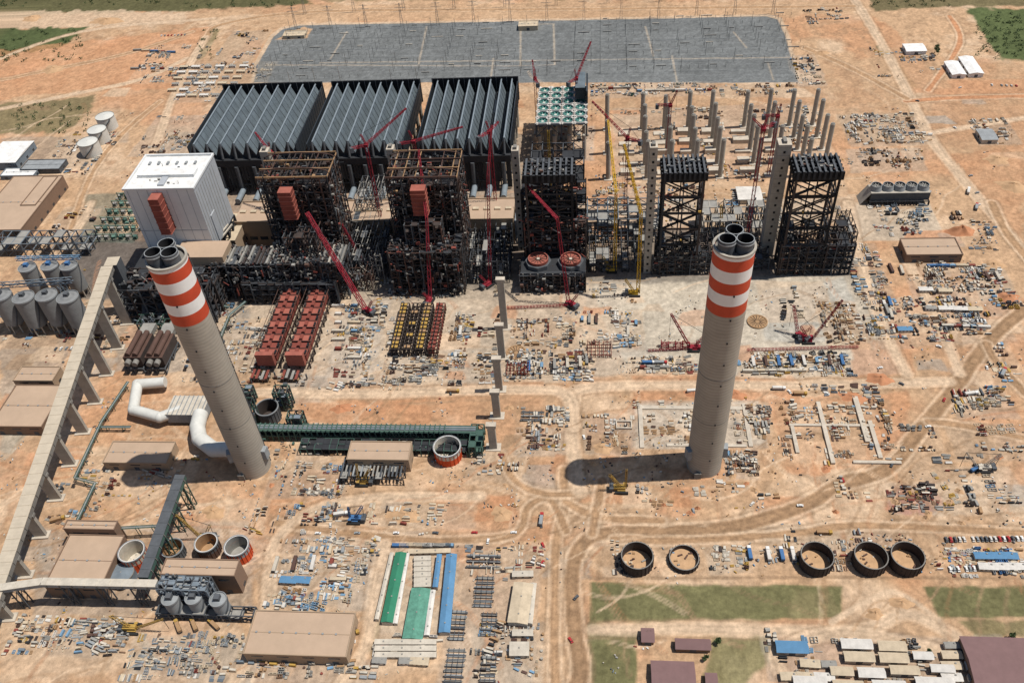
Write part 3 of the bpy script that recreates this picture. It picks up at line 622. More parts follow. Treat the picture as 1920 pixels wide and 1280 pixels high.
frame(b,G(470,560).x,G(640,560).x,G(555,570).y,y0-1,0,24,11,4,4,.8,('rustbrown','steel_dk','steel_md'),.5,floor=.2,skip=.1)
x2,x3,y2,y3=rectz(330,400,530,462,36); frame(b,x2,x3,y2,y3,0,34,6,5,5,.9,('steel_dk','rustbrown'),.4,floor=.45,skip=.1); mess(b,x2,x3,y2,y3,30,37,60,DK)
for i in range(6): b.beam((x2+i*4,y3,36),(x2+i*4+12,y3+25,44),1.3,'offwhite')
b.finish()
def scaffold(u0,u1,vF,vB,h,m='steel_md',nx=8,ny=4,nz=5,fl=.06):
    b=MB('scaffolding'); x0,x1,y0,y1=rectz(u0,u1,vF,vB); frame(b,x0,x1,y0,y1,0,h,nx,ny,nz,.6,m,.6,floor=fl,mf=random.choice(['grey','steel_md']),skip=.15); mess(b,x0,x1,y0,y1,0,h*.9,60,['steel_md','grey','steel_dk','rust','concrete'],.7); b.finish()
SM=('steel_md','steel_dk','grey')
scaffold(640,722,525,440,30,SM); scaffold(875,955,530,450,26,('steel_dk','steel_md')); scaffold(650,700,545,520,20,('rustbrown','rust'),5,2,3)
scaffold(1105,1215,510,450,14,('steel_dk','steel_md'),9,5,3); scaffold(1330,1440,505,455,12,('steel_dk','steel_md'),9,5,3); scaffold(1575,1600,470,430,22,('rustbrown','steel_dk'),3,3,3)
scaffold(680,720,440,395,44,('grey','steel_md'),4,3,7)
# ============================================================ conveyors
def gallery(P,Q,w,h,m,mt,name,piers=(),pm='concrete',bl=(3,9)):
    P=Vector(P);Q=Vector(Q); b=MB(name); b.beam(P,Q,w,m,h)
    d=(Q-P).normalized(); e=d.cross(Vector((0,0,1))).normalized(); g=e.cross(d)
    b.beam(P+g*(h/2+.25),Q+g*(h/2+.25),w+.8,mt,.5)
    n=int((Q-P).length/9)
    for i in range(n):
        c=P+d*(9*i+4)
        for k in (-1,1): b.beam(c+e*k*(w/2+.2)-g*h*.4,c+e*k*(w/2+.2)+g*h*.45,.6,'concrete_dk')
        b.beam(c-e*w/2+g*(h/2+.6),c+e*w/2+g*(h/2+.6),.35,mt,.3)
    ang=math.atan2(d.y,d.x)
    for t in piers:
        c=P+(Q-P)*t; z=c.z-h/2
        if pm=='concrete':
            b.rbox(c.x,c.y,-.5,z-2,bl[0],bl[1],ang,'concrete'); b.rbox(c.x,c.y,z-2,z,bl[0]+1,w+1,ang,'concrete_dk')
            b.rbox(c.x,c.y,-.5,1,bl[0]+4,bl[1]+4,ang,'concrete_lt')
        else: b.truss((c.x,c.y,-.5),(c.x,c.y,z),5,.7,pm)
    b.finish()
A=G(203,503,58);B=G(12,1060,24);B2=A+(B-A)*1.3
gallery(A,B2,10,5,'concrete_dk','gallery','coal_conveyor_gallery',[.03,.12,.21,.30,.39,.48,.57,.66,.75,.84,.93])
b=MB('conveyor_transfer_tower'); b.rbox(A.x+1,A.y+8,-.5,60,13,12,math.atan2((B-A).y,(B-A).x),'steel_md','gallery'); b.finish()
gallery(G(340,893,32),G(270,1085,24),7,4.5,'green_st','steel_md','limestone_conveyor_gallery',[.05,.3,.55,.8],'green_st')
gallery(G(-30,1108,24),G(80,1092,24),5,3.5,'steel_lt','offwhite','limestone_conveyor_gallery',[.5],'steel_md')
gallery(G(80,1092,24),G(295,1096,24),5,3.5,'steel_lt','offwhite','limestone_conveyor_gallery',[.2,.5,.8],'steel_md')
for (u,v,vt,w) in ((946,617,524,8),(941,672,610,8),(936,733,673,8),(932,783,735,8),(925,842,798,8)):
    p=G(u,v); h=ZH(u,v,vt); b=MB('conveyor_support_pier',(p.x,p.y,0)); b.box(p.x-w/2+1,p.x+w/2-1,p.y,p.y+3.4,-.5,h-3,'concrete'); b.box(p.x-w/2,p.x+w/2,p.y-.5,p.y+4,h-3,h,'concrete','concrete_lt'); b.box(p.x-w/2-2,p.x+w/2+2,p.y-2,p.y+6,-.5,.6,'concrete_lt'); b.finish()
# ============================================================ silos left
def silo(p,r,z0,z1,m='silo_conc',cone=True,top='steel_md'):
    b=MB('storage_silo',(p.x,p.y,0)); x,y=p.x,p.y
    b.tube((x,y,z0-8),(x,y,z0),1.5,m,28,r,cap=False)
    for a in range(8): b.beam((x+r*.95*math.cos(a*.785),y+r*.95*math.sin(a*.785),-.5),(x+r*.95*math.cos(a*.785),y+r*.95*math.sin(a*.785),z0),1,'concrete')
    b.tube((x,y,z0),(x,y,z1),r,m,32,cap=False); b.tube((x,y,z1),(x,y,z1+r*.25),r*1.02,m,32,r*.25,mc=top); b.box(x-2,x+2,y-2,y+2,z1+r*.2,z1+r*.25+3,top)
    b.ring(x,y,z1-.5,z1+1,r+.5,.4,'steel_lt',n=28)
    for k in range(12): b.beam((x+(r+.4)*math.cos(-1+k*.12),y+(r+.4)*math.sin(-1+k*.12),z0+(z1-z0)*k/12),(x+(r+.4)*math.cos(-1+(k+1)*.12),y+(r+.4)*math.sin(-1+(k+1)*.12),z0+(z1-z0)*(k+1)/12),.8,'steel_md')
    b.finish()
for u,v in ((0,552),(43,556),(86,552),(126,556)): silo(G(u,v,42),9.4,10,41)
for u,v in ((50,500),(92,497),(128,497)): silo(G(u,v,36),8,8,35,top='blue')
b=MB('silo_service_bridge'); P=G(0,535,46);Q=G(135,525,46); b.truss(P,Q,4,.6,'greyblue'); P=G(30,485,42);Q=G(150,482,42); b.truss(P,Q,3,.6,'blue_lt'); b.truss(G(150,600),G(150,600)+Vector((0,0,44)),5,.6,'greyblue')
frame(b,*rectz(0,170,480,455),0,16,10,2,2,.8,('greyblue','steel_md'),.4,floor=.3,mf='grey'); b.finish()
# ============================================================ generic buildings
def shed(u0,u1,vF,vB,z,wall='wall_tan',roof='roof_tan',name='warehouse_shed',pitch=0,doors=True,axis='x'):
    b=MB(name); x0,x1,y0,y1=rectz(u0,u1,vF,vB,z)
    if pitch:
        ym=(y0+y1)/2; xm=(x0+x1)/2
        b.box(x0,x1,y0,y1,-.5,z,wall); o=.6
        if axis=='x':
            vs=[(x0-o,y0-o,z),(x1+o,y0-o,z),(x1+o,ym,z+pitch),(x0-o,ym,z+pitch),(x1+o,y1+o,z),(x0-o,y1+o,z)]
            b.add([(p[0],p[1],p[2]+.02) for p in vs],[(0,1,2,3),(3,2,4,5),(1,4,2),(0,3,5),(0,5,4,1)],roof)
        else:
            vs=[(x0-o,y0-o,z),(x0-o,y1+o,z),(xm,y1+o,z+pitch),(xm,y0-o,z+pitch),(x1+o,y1+o,z),(x1+o,y0-o,z)]
            b.add([(p[0],p[1],p[2]+.02) for p in vs],[(3,2,1,0),(5,4,2,3),(1,2,4),(0,5,3),(0,1,4,5)],roof)
    else:
        b.box(x0,x1,y0,y1,-.5,z,wall,roof)
        b.box(x0-.3,x1+.3,y0-.3,y0+.4,z,z+.8,wall); b.box(x0-.3,x1+.3,y1-.4,y1+.3,z,z+.8,wall); b.box(x0-.3,x0+.4,y0+.4,y1-.4,z,z+.8,wall); b.box(x1-.4,x1+.3,y0+.4,y1-.4,z,z+.8,wall)
        if x1-x0>25:
            for k in range(int((x1-x0)/9)): b.box(x0+4+k*9,x0+5.2+k*9,(y0+y1)/2-.6,(y0+y1)/2+.6,z,z+.7,'steel_lt')
            b.box(x0+1,x1-1,(y0+y1)/2-.2,(y0+y1)/2+.2,z,z+.25,wall)
    if doors:
        n=max(1,int((x1-x0)/14))
        for i in range(n):
            x=x0+(x1-x0)*(i+.5)/n; b.box(x-2,x+2,y0-.1,y0-.02,0,min(4,z*.7),'steel_md')
            if z>7: b.box(x-4,x+4,y0-.1,y0-.02,z*.7,z*.8,'glass')
        ny=max(1,int((y1-y0)/14))
        for i in range(ny):
            y=y0+(y1-y0)*(i+.5)/ny; b.box(x1+.02,x1+.1,y-2,y+2,min(4,z*.7)*.3,min(4,z*.7),'glass')
            b.box(x0-.1,x0-.02,y-2,y+2,min(4,z*.7)*.3,min(4,z*.7),'glass')
    b.finish()
shed(-60,38,432,332,16,'wall_brown','roof_tan'); shed(38.5,66,385,332,16.4,'wall_brown','roof_tan')
shed(-30,28,305,266,10,'greyblue','white','warehouse_shed',2); shed(0,62,330,316,5,'greyblue','white')
shed(38,110,318,300,6,'steel_md','steel_lt')
shed(192,312,868,828,9); shed(650,766,862,828,14); shed(455,650,1228,1146,11,'wall_tan','roof_tan')
shed(1700,1806,478,447,9,'wall_brown','roof_tan')
shed(-20,78,800,722,10,'wall_brown','roof_tan'); shed(24,98,714,688,10.5,'wall_tan','roof_tan')
shed(82,190,1100,1002,14,'wall_brown','roof_tan','absorber_building'); shed(118,214,992,976,20,'wall_brown','roof_tan','absorber_building')
shed(300,440,1078,1048,22,'wall_brown','roof_tan','gypsum_building',0)
b=MB('pump_house_frame'); x0,x1,y0,y1=rectz(640,758,908,868); frame(b,x0,x1,y0,y1,0,7,9,3,1,.6,'steel_dk',.2,floor=.3,mf='grey')
for i in range(16): xx=x0+(x1-x0)*i/16; b.box(xx,xx+1.2,y0+2,y1-2,7.2,8,random.choice(['steel_lt','grey','steel_md']))
mess(b,x0,x1,y0,y1,0,6,50,['grey','steel_md','offwhite','steel_dk'],.6); b.finish()
def tank(u,v,z,r,m='tank_white',open_=False,inner='grey',band=None,roof='tank_white'):
    p=G(u,v,z); b=MB('storage_tank',(p.x,p.y,0)); x,y=p.x,p.y
    if open_:
        b.ring(x,y,-.5,z*.55 if band else z,r,.4,band or m,n=40,mi=inner)
        if band: b.ring(x,y,z*.55,z,r+.02,.4,m,'white',n=40,mi=inner)
        b.tube((x,y,0),(x,y,.6),r-.5,inner,40); b.ring(x,y,z-.8,z+.2,r+.7,.5,'steel_lt',n=40)
        for k in range(20): a=k*.314; b.beam((x+(r+.25)*math.cos(a),y+(r+.25)*math.sin(a),0),(x+(r+.25)*math.cos(a),y+(r+.25)*math.sin(a),z),.4,band or m)
    else:
        b.tube((x,y,-.5),(x,y,z),r,m,40,cap=False); b.tube((x,y,z),(x,y,z+1.8),r+.2,roof,40,.5,mc='grey'); b.ring(x,y,z-.3,z+.7,r+.3,.25,'grey',n=40)
        for k in range(14): a=-2+k*.1; b.beam((x+(r+.5)*math.cos(a),y+(r+.5)*math.sin(a),z*k/14),(x+(r+.5)*math.cos(a+.1),y+(r+.5)*math.sin(a+.1),z*(k+1)/14),1,'steel_md')
    b.finish()
tank(196,218,16,11.5); tank(181,243,16,11.5); tank(164,266,16,12)
tank(838,836,13,10.5,'offwhite',True,'offwhite','orange'); tank(246,1032,15,9,'offwhite',True,'offwhite','orange'); tank(322,1026,10,7.5,'steel_md',True,'wood'); tank(386,1016,12,8,'steel_md',True,'wood','rust'); tank(443,1022,13,8.5,'steel_lt',True,'grey','orange'); tank(228,1074,8,8.5,'greyblue',False,roof='greyblue')
tank(500,763,14,9,'steel_md',True,'rustbrown')
for u,v,r in ((1195,1040,11.2),(1283,1044,10.4),(1533,1040,11.1),(1634,1040,11.1),(1703,1040,11.1)):
    h=10 if u!=1283 else 4.5; p=G(u,v,h); b=MB('concrete_tank_ring',(p.x,p.y,0))
    b.ring(p.x,p.y,-.5,h,r,.7,'rustbrown','concrete_dk',n=48,mi='rustbrown'); b.tube((p.x,p.y,-.3),(p.x,p.y,.35),r-.8,'soil',48)
    for k in range(24): a=k*math.pi/12; b.beam((p.x+(r+.2)*math.cos(a),p.y+(r+.2)*math.sin(a),0),(p.x+(r+.2)*math.cos(a),p.y+(r+.2)*math.sin(a),h+.3),.4,'rustbrown')
    for k in range(5): b.rbox(p.x+random.uniform(-6,6),p.y+random.uniform(-6,6),.3,1.2,random.uniform(1,4),1,random.random(),random.choice(['wood','grey','rust']))
    b.finish()
for u,v in ((318,1120),(362,1118),(408,1122)):
    silo(G(u,v,20),5.4,7,19,'steel_lt')
b=MB('lime_plant_structure'); x0,x1,y0,y1=rectz(292,385,1104,1078,27); frame(b,x0,x1,y0,y1,0,26,6,3,4,.9,('steel_md','greyblue'),.4,floor=.4,mf='greyblue'); b.box(x0+3,x1-3,y0+2,y1-2,10,24,'steel_md','steel_lt'); mess(b,x0,x1,y0,y1,25,28,30,['steel_lt','grey','steel_md'],.5)
frame(b,x0-4,x1+30,y0-8,y0-1,0,8,8,1,2,.8,'steel_md',.5,floor=.6,mf='grey'); b.finish()
# ============================================================ ducts / ESP
def esp(u0,u1,vF,vB,z,m1,m2):
    b=MB('electrostatic_precipitator'); x0,x1,y0,y1=rectz(u0,u1,vF,vB); w=(x1-x0)
    for k in (0,1):
        a=x0+k*w*.55; e=a+w*.40; L=y1-y0
        frame(b,a,e,y0,y1,0,7,2,10,1,.9,'rustbrown',.3)
        for i in range(10):
            s=y0+L*i/10; t=y0+L*(i+.86)/10
            b.box(a+1,e-1,s,t,9,z-(i%2)*.8,m1,'redox' if i%2 else m2); b.add([(a+1,s,9),(e-1,s,9),(e-1,t,9),(a+1,t,9),((a+e)/2,(s+t)/2,4)],[(1,0,4),(2,1,4),(3,2,4),(0,3,4)],m1)
            b.box((a+e)/2-1.3,(a+e)/2+1.3,s+1,t-1,z,z+2.4,m2,m1); b.box(a+1.3,a+2.8,s+1,t-2,z-1,z+1.4,'rustbrown'); b.box(e-2.8,e-1.3,s+1,t-2,z-1,z+1.4,'black')
            b.beam((a,s-.5,z+.6),(e,s-.5,z+.6),.5,'rustbrown')
        b.box(a+2,e-2,y0-5,y0-.2,8,z+5,m2,'redox_lt'); b.truss(((a+e)/2,y1,z+3),((a+e)/2,y1+16,z+14),5,.9,m1); b.beam((a-1,y0,z+3),(a-1,y1,z+3),.4,'rust'); b.beam((e+1,y0,z+3),(e+1,y1,z+3),.4,'rust')
        for i in range(4): b.box(a+i*4-2,a+i*4+.4,y0-18,y0-7,0,random.uniform(4,8),'rustbrown',random.choice(['redox','grey','rust']))
    mess(b,x0-4,x1+4,y0-22,y0-6,0,4,40,['rust','grey','wood','steel_md'],.7)
    b.finish()
esp(487,588,690,565,16,'redox','redox_lt')
b=MB('precipitator_frame'); x0,x1,y0,y1=rectz(735,828,668,582); w=(x1-x0)/4
for k in range(4):
    a=x0+k*w; frame(b,a,a+w*.7,y0,y1,0,9,2,14,2,.7,('rust','redox') if k==3 else 'rustbrown',.3)
    for i in range(12):
        y=y0+(y1-y0)*i/12
        if k==1 and i%3: continue
        b.box(a+.8,a+w*.56,y+.8,y+(y1-y0)/12-1.0,9,10.2,'rustbrown','redox' if k==3 else random.choice(['yellow','yellow','wood']))
        b.box(a+w*.25,a+w*.32,y+.8,y+4,10.2,11.4,'rustbrown')
b.finish()
b=MB('fabric_filter_plant')
x0,x1,y0,y1=rectz(240,318,700,650)
for i in range(2):
    a=x0+i*(x1-x0)*.52; e=a+(x1-x0)*.42; b.box(a,e,y0+3,y1,6,17,'rustbrown','rust'); frame(b,a,e,y0,y1,0,6,2,2,1,1,'steel_md',.4); b.box(a+2,e-2,y1+.1,y1+14,12,17,'concrete_dk','grey')
    for q in (-3.5,3.5): b.tube(((a+e)/2+q,y0-2,13),((a+e)/2+q,y0+4,13),2.6,'concrete_dk',14); b.tube(((a+e)/2+q,y0+4,19),((a+e)/2+q,y1,19),2.4,'rust',12)
frame(b,x0-8,x1+6,y1+18,y1+60,0,12,5,6,2,.8,('green_st','steel_md'),.4,floor=.35,mf='grey'); mess(b,x0-8,x1+6,y1+16,y1+60,8,14,60,['grey','greyblue','steel_md','green_st'],.7)
b.finish()
b=MB('flue_gas_duct'); Z=9
b.pipe([G(310,716,Z),G(258,720,Z),G(250,768,Z),G(300,782,Z),G(340,768,Z)],4.6,'tank_white',10)
x0,x1,y0,y1=rectz(308,378,776,740,14); b.box(x0,x1,y0,y1,3,13,'steel_lt','offwhite')
for i in range(8): x=x0+(x1-x0)*(i+.5)/8; b.box(x-.3,x+.3,y0-.3,y1+.3,3,13.5,'steel_lt')
b.pipe([G(376,775,12),G(370,800,12),G(374,822,12),G(400,842,11),G(440,842,13)],6.2,'tank_white',16)
b.finish()
b=MB('pipe_rack')
yr0=G(690,810,12).y; yr1=G(690,797,12).y; x0=G(478,800,12).x; x1=G(892,806,12).x
frame(b,x0,x1,yr0,yr1,0,12,38,1,2,.7,'green_st',.25)
for k in range(6):
    y=yr0+.8+(yr1-yr0-1.6)*k/5; b.tube((x0,y,12.7),(x1,y,12.7),.4+.2*(k%3),['green_lt','steel_md','greyblue','green_st','steel_lt','green_st'][k],8)
b.box(x0,x1,yr0+.3,yr1-.3,5.9,6.5,'black')  # black sheet standing in for the dark shade beneath the pipes
b.box(x0+40,x1-6,yr0-12,yr0-2.5,0,5,'black','steel_dk'); frame(b,x0+40,x1-6,yr0-14,yr0-2.6,0,7,22,2,1,.6,('steel_dk','green_st'),.3,floor=.3)
for k in range(40): b.box(x0+k*4.0,x0+k*4.0+.9,yr0-.4,yr1+.4,13.4,13.9,'green_st')
frame(b,x1-4,x1+6,yr0-14,yr1+2,0,12,2,4,2,.8,'green_st',.4,floor=.4,mf='green_st')
mess(b,x0,x1,yr0-14,yr0-3,0,6,60,['steel_dk','green_st','steel_md','grey'],.7)
b.finish()
b=MB('absorber_tower_frame')
for u,v,h in ((465,760,16),(535,770,22),(470,800,26),(560,815,20),(420,745,14)):
    p=G(u,v); frame(b,p.x-6,p.x+6,p.y,p.y+9,0,h,2,2,4,.7,('green_st','steel_dk'),.6,floor=.25,mf='greyblue'); b.tube((p.x,p.y+4,0),(p.x,p.y+4,h-2),2.6,'steel_md',12)
b.finish()
def piperun(pts,z,m='green_st',name='pipe_trestle',r=.4):
    b=MB(name); W=[G(u,v,z) for u,v in pts]
    for i in range(len(W)-1):
        p,q=W[i],W[i+1]; d=(q-p).normalized(); e=d.cross(Vector((0,0,1)))
        for o in (-1.0,0,1.0): b.tube(p+e*o,q+e*o,r,m if o else 'steel_lt',6)
        n=max(1,int((q-p).length/10))
        for k in range(n): c=p+(q-p)*(k+.5)/n; b.beam(c+e*1.6,c-e*1.6,.4,m); b.beam((c+e*1.4),(c+e*1.4)-Vector((0,0,z)),.4,m); b.beam((c-e*1.4),(c-e*1.4)-Vector((0,0,z)),.4,m)
    b.finish()
piperun([(240,715),(190,790),(140,895),(178,905),(140,985)],6); piperun([(185,800),(245,800)],5); piperun([(250,600),(270,560),(340,560),(430,575)],5); piperun([(410,640),(430,590),(460,565)],6); piperun([(210,990),(300,985),(335,950)],12)
b=MB('transformer_yard'); x0,x1,y0,y1=rectz(172,252,452,368)
for i in range(6):
    y=y0+(y1-y0)*i/5.5
    b.beam((x0,y,9),(x1,y,9),.8,'green_lt'); b.beam((x0,y,5),(x1,y,5),.6,'green_st')
    for k in range(7): x=x0+(x1-x0)*k/6; b.beam((x,y,-.5),(x,y,10),.6,'green_st'); b.box(x-2,x+2,y+2,y+6,0,4,random.choice(['green_st','green_lt','grey','grey']))
mess(b,x0,x1,y0,y1,0,7,70,['green_st','grey','steel_lt','green_lt'],.6)
for k in range(4): b.box(x0+5+k*13,x0+13+k*13,y1+2,y1+9,0,8,'steel_md'); b.tube((x0+9+k*13,y1+5,8),(x0+9+k*13,y1+5,12),2.5,'steel_lt',12)
b.finish()
b=MB('cooling_cell_block'); x0,x1,y0,y1=rectz(1634,1746,362,345,14)
b.box(x0,x1,y0,y1,5,14,'steel_md','concrete'); frame(b,x0,x1,y0-2,y1,0,5,10,1,1,1,'steel_dk',.2)
b.add([(x0-9,y0,0),(x0,y0,14),(x0,y1,14),(x0-9,y1,0)],[(0,1,2,3)],'concrete')
for i in range(5):
    x=x0+(x1-x0)*(i+.5)/5; y=(y0+y1)/2; b.tube((x,y,14),(x,y,19),6.2,'steel_lt',24,5,cap=False); b.ring(x,y,18.6,19.2,5.3,.5,'steel_lt'); b.tube((x,y,17),(x,y,17.4),4.6,'black',24)
    for k in range(4): b.beam((x-4.6*math.cos(k*.785),y-4.6*math.sin(k*.785),17.7),(x+4.6*math.cos(k*.785),y+4.6*math.sin(k*.785),17.7),.8,'grey',.2)
b.finish()
b=MB('switchyard_gantry')
yA_=G(980,142).y; yB_=G(980,50).y
for j in range(8):
    y=yA_+(yB_-yA_)*j/7; xl=G(500+j*7,150-j*13).x; xr=G(1490-j*4,150-j*13).x; n=20
    for i in range(n+1):
        x=xl+(xr-xl)*i/n
        if 970<PJ((x,y,0))[0]<1045 and 1<j<7: continue
        if random.random()<.25: continue
        b.beam((x,y,0),(x,y,random.uniform(14,22)),.45,'grey')
        if j%3==0 and i<n: b.beam((x,y,13),(x+(xr-xl)/n,y,13),.35,'steel_lt')
        for k in range(3): xx=x+k*(xr-xl)/n/3; b.beam((xx,y+8,0),(xx,y+8,5),.4,'grey')
        if random.random()<.5: b.box(x+4,x+random.uniform(10,20),y+16,y+17,0,1.2,random.choice(['grey','offwhite','grey']))
b.finish()
b=MB('transmission_line_tower')
for j,(y,nn) in enumerate(((yB_+15,14),(yB_+70,10))):
    for i in range(nn):
        x=G(560,48).x+(G(1450,30).x-G(560,48).x)*i/(nn-1); h=34
        b.truss((x,y,0),(x,y,h),4,.22,'grey',step=7,w2=1); b.beam((x-8,y,h*.8),(x+8,y,h*.8),.4,'grey'); b.beam((x-6,y,h*.95),(x+6,y,h*.95),.4,'grey')
b.finish()
shed(972,1008,50,40,6,'cream','cream','switchyard_control_building'); shed(530,570,68,58,4,'cream','cream','switchyard_control_building')
# ============================================================ cranes
def crawler(u,v,tip=None,dy=0,m='crane_red',w=3.0,az=0,jib=None,bw=.55):
    p=G(u,v); b=MB('crawler_crane',(p.x,p.y,0)); x,y=p.x,p.y
    T=AY(tip[0],tip[1],y+dy) if tip else None
    a=math.atan2(T.y-y,T.x-x) if T else az
    c,s=math.cos(a),math.sin(a)
    for o in (-3.6,3.6): b.rbox(x-s*o,y+c*o,0,1.8,10,1.6,a,'tyre')
    b.rbox(x,y,1.2,2.2,6,5,a,m); b.rbox(x-c*2,y-s*2,2.2,4.6,10,3.6,a,m); b.rbox(x-c*7.5,y-s*7.5,2,5,3,6,a,'steel_md'); b.rbox(x+c*2.6-s*2.6,y+s*2.6+c*2.6,2.2,4.8,2.4,1.8,a,'glass',m)
    if T:
        b0=Vector((x+c*3,y+s*3,2.5)); b.truss(b0,T,w,bw,m,w2=w*.7)
        k=Vector((x-c*9,y-s*9,18)); b.truss(Vector((x-c*1,y-s*1,4)),k,1.6,.3,m); b.beam(k,T,.25,'steel_dk'); b.beam(k,(x-c*8,y-s*8,4),.25,'steel_dk')
        if jib:
            J=AY(jib[0],jib[1],y+dy+jib[2]); b.truss(T,J,w*.7,bw*.9,m,w2=1.2); b.beam(J,(J.x,J.y,max(3,J.z-40)),.25,'steel_dk')
        else: b.beam(T,(T.x,T.y,max(3,T.z-30)),.25,'steel_dk')
    b.finish()
crawler(690,585,(575,398),30,w=3.6,bw=.6)
crawler(805,565,(800,410),20,w=2.8,bw=.42,jib=(785,280,40))
crawler(1070,572,(1045,410),10,w=2.8,bw=.45,jib=(985,345,40))
crawler(915,535,(915,330),10,w=2.8,bw=.42,jib=(922,235,10))
crawler(1190,552,(1202,400),0,m='crane_yel',w=3.0,bw=.6,jib=(1170,270,20))
crawler(1147,508,(1155,360),0,m='crane_yel',w=2.8,bw=.6,jib=(1140,225,60))
crawler(1300,655,(1258,588),0,w=2.0,bw=.4); crawler(1500,632,(1488,572),10,w=2.0,bw=.4); crawler(1515,640,(1580,562),0,w=1.6,bw=.3)
crawler(1165,918,(1175,880),0,m='yellow',w=1.5,bw=.35); crawler(680,905,(668,870),0,m='yellow',w=1.5,bw=.35); crawler(1360,445,(1352,385),0,m='crane_yel',w=2.4,bw=.5)
crawler(385,1010,(330,965),0,m='yellow',w=1.5,bw=.35); crawler(1840,880,(1812,848),0,m='offwhite',w=1.2,bw=.25); crawler(1040,430,(1028,245),0,m='crane_yel',w=2.4,bw=.4)
crawler(690,500,(640,420),0,w=2.2,bw=.4); crawler(665,975,(652,950),0,m='blue',w=1.2,bw=.3); crawler(250,1180,(305,1160),0,m='yellow',w=1.2,bw=.3)
b=MB('crane_boom_section')
for (p,q) in (((1400,656),(1610,650)),((1215,657),(1290,652)),((950,577),(1065,572))):
    P=G(*p,2);Q=G(*q,2); b.truss(P,Q,1.8,.28,'crane_red')
b.finish()
def tower_crane(ub,vb,ut,vt,jib,dyj=0,m='crane_red'):
    p=G(ub,vb); h=ZH(ub,vb,vt); x,y=p.x,p.y; b=MB('tower_crane',(x,y,0))
    b.box(x-4,x+4,y-4,y+4,-.5,1.5,'concrete'); b.truss((x,y,1.5),(x,y,h),2.6,.36,m,step=5)
    T=Vector((x,y,h)); b.rbox(x,y,h,h+3,4,4,0,m); J=AY(jib[0],jib[1],y+dyj); b.truss(T+Vector((0,0,2)),J,2.0,.34,m,w2=1.1)
    d=(J-T); d.z=0; d.normalize(); c=T-d*14+Vector((0,0,2)); b.truss(T+Vector((0,0,2)),c,2.0,.36,m); b.rbox(c.x,c.y,h-2,h+3,3.4,4,math.atan2(d.y,d.x),'steel_md')
    A=T-d*3+Vector((0,0,14)); b.truss(T+Vector((0,0,3)),A,1.3,.3,m); b.beam(A,J,.22,'steel_dk'); b.beam(A,c,.22,'steel_dk'); b.beam(J,(J.x,J.y,J.z-30),.22,'steel_dk')
    b.finish()
tower_crane(722,450,683,275,(762,203),20); tower_crane(800,420,790,268,(868,238),15); tower_crane(548,430,512,288,(478,248),10); tower_crane(933,420,925,250,(935,228),10)
tower_crane(1398,462,1418,245,(1412,222),-10); tower_crane(1172,400,1168,262,(1110,190),20); tower_crane(1008,250,1002,150,(998,112),10); tower_crane(1082,250,1080,150,(1108,78),20)
tower_crane(1250,300,1248,200,(1270,170),0); tower_crane(1440,330,1443,220,(1465,195),0)
# ============================================================ templates for small repeated objects
def template(fn):
    b=MB('t',(0,0,0)); fn(b); ob=b.finish(); me=ob.data; bpy.data.objects.remove(ob); return me
def inst(name,me,x,y,a,z=0):
    o=bpy.data.objects.new(name,me); o.location=(x,y,z); o.rotation_euler=(0,0,a); sc.collection.objects.link(o); return o
def car_t(col):
    def f(b):
        b.rbox(0,0,.35,.95,4.5,1.8,0,col); b.rbox(-.2,0,.95,1.5,2.6,1.65,0,'glass',col,taper=.8); b.rbox(-.2,0,1.47,1.53,2.0,1.3,0,col)
        for sx in(-1.4,1.4):
            for sy in(-.85,.85): b.tube((sx,sy-.12,.35),(sx,sy+.12,.35),.36,'tyre',10)
        b.rbox(2.2,0,.45,.7,.15,1.7,0,'steel_dk')
    return template(f)
def truck_t(c1,c2):
    def f(b):
        b.rbox(4.2,0,.9,3.1,2.2,2.5,0,c1); b.rbox(5.32,0,1.9,2.8,.06,2.2,0,'glass'); b.rbox(-1.2,0,.8,1.2,9,2.3,0,'steel_dk'); b.rbox(-1.4,0,1.25,3.4,8,2.5,0,c2)
        for sx in(4,-2,-3.4,-4.8):
            for sy in(-1.1,1.1): b.tube((sx,sy-.2,.5),(sx,sy+.2,.5),.52,'tyre',10)
    return template(f)
def cabin_t(wall,roof,L,W):
    def f(b):
        b.rbox(0,0,.2,2.9,L,W,0,wall); b.add([(-L/2-.3,-W/2-.3,2.92),(L/2+.3,-W/2-.3,2.92),(L/2+.3,0,3.6),(-L/2-.3,0,3.6),(L/2+.3,W/2+.3,2.92),(-L/2-.3,W/2+.3,2.92)],[(0,1,2,3),(3,2,4,5),(1,4,2),(0,3,5)],roof)
        n=int(L/3)
        for i in range(n): x=-L/2+L*(i+.5)/n; b.rbox(x,-W/2-.03,1.2,2.2,1.3,.05,0,'glass'); b.rbox(x,W/2+.03,1.2,2.2,1.3,.05,0,'glass')
        b.rbox(L/2-1,-W/2-.05,.3,2.3,.9,.06,0,'steel_md'); b.rbox(L*.2,W*.2,3.2,3.9,1,1,0,'grey')
        for sx in(-L/2+1,L/2-1): b.rbox(sx,0,-.3,.2,.5,W-.5,0,'concrete')
    return template(f)
def cont_t(col,L=12.2):
    def f(b):
        b.rbox(0,0,.1,2.7,L,2.44,0,col)
        for i in range(int(L/.8)): x=-L/2+.4+i*.8; b.rbox(x,-1.24,.3,2.5,.3,.06,0,col); b.rbox(x,1.24,.3,2.5,.3,.06,0,col); b.rbox(x,0,2.7,2.76,.3,2.3,0,col)
        for sx in(-L/2,L/2): b.rbox(sx,0,.1,2.78,.15,2.5,0,'steel_md')
    return template(f)
cars=[car_t(c) for c in('white','white','dustwhite','steel_lt','red','steel_md')]
trucks=[truck_t('white','dustwhite'),truck_t('yellow','wood'),truck_t('white','blue'),truck_t('red','steel_lt')]
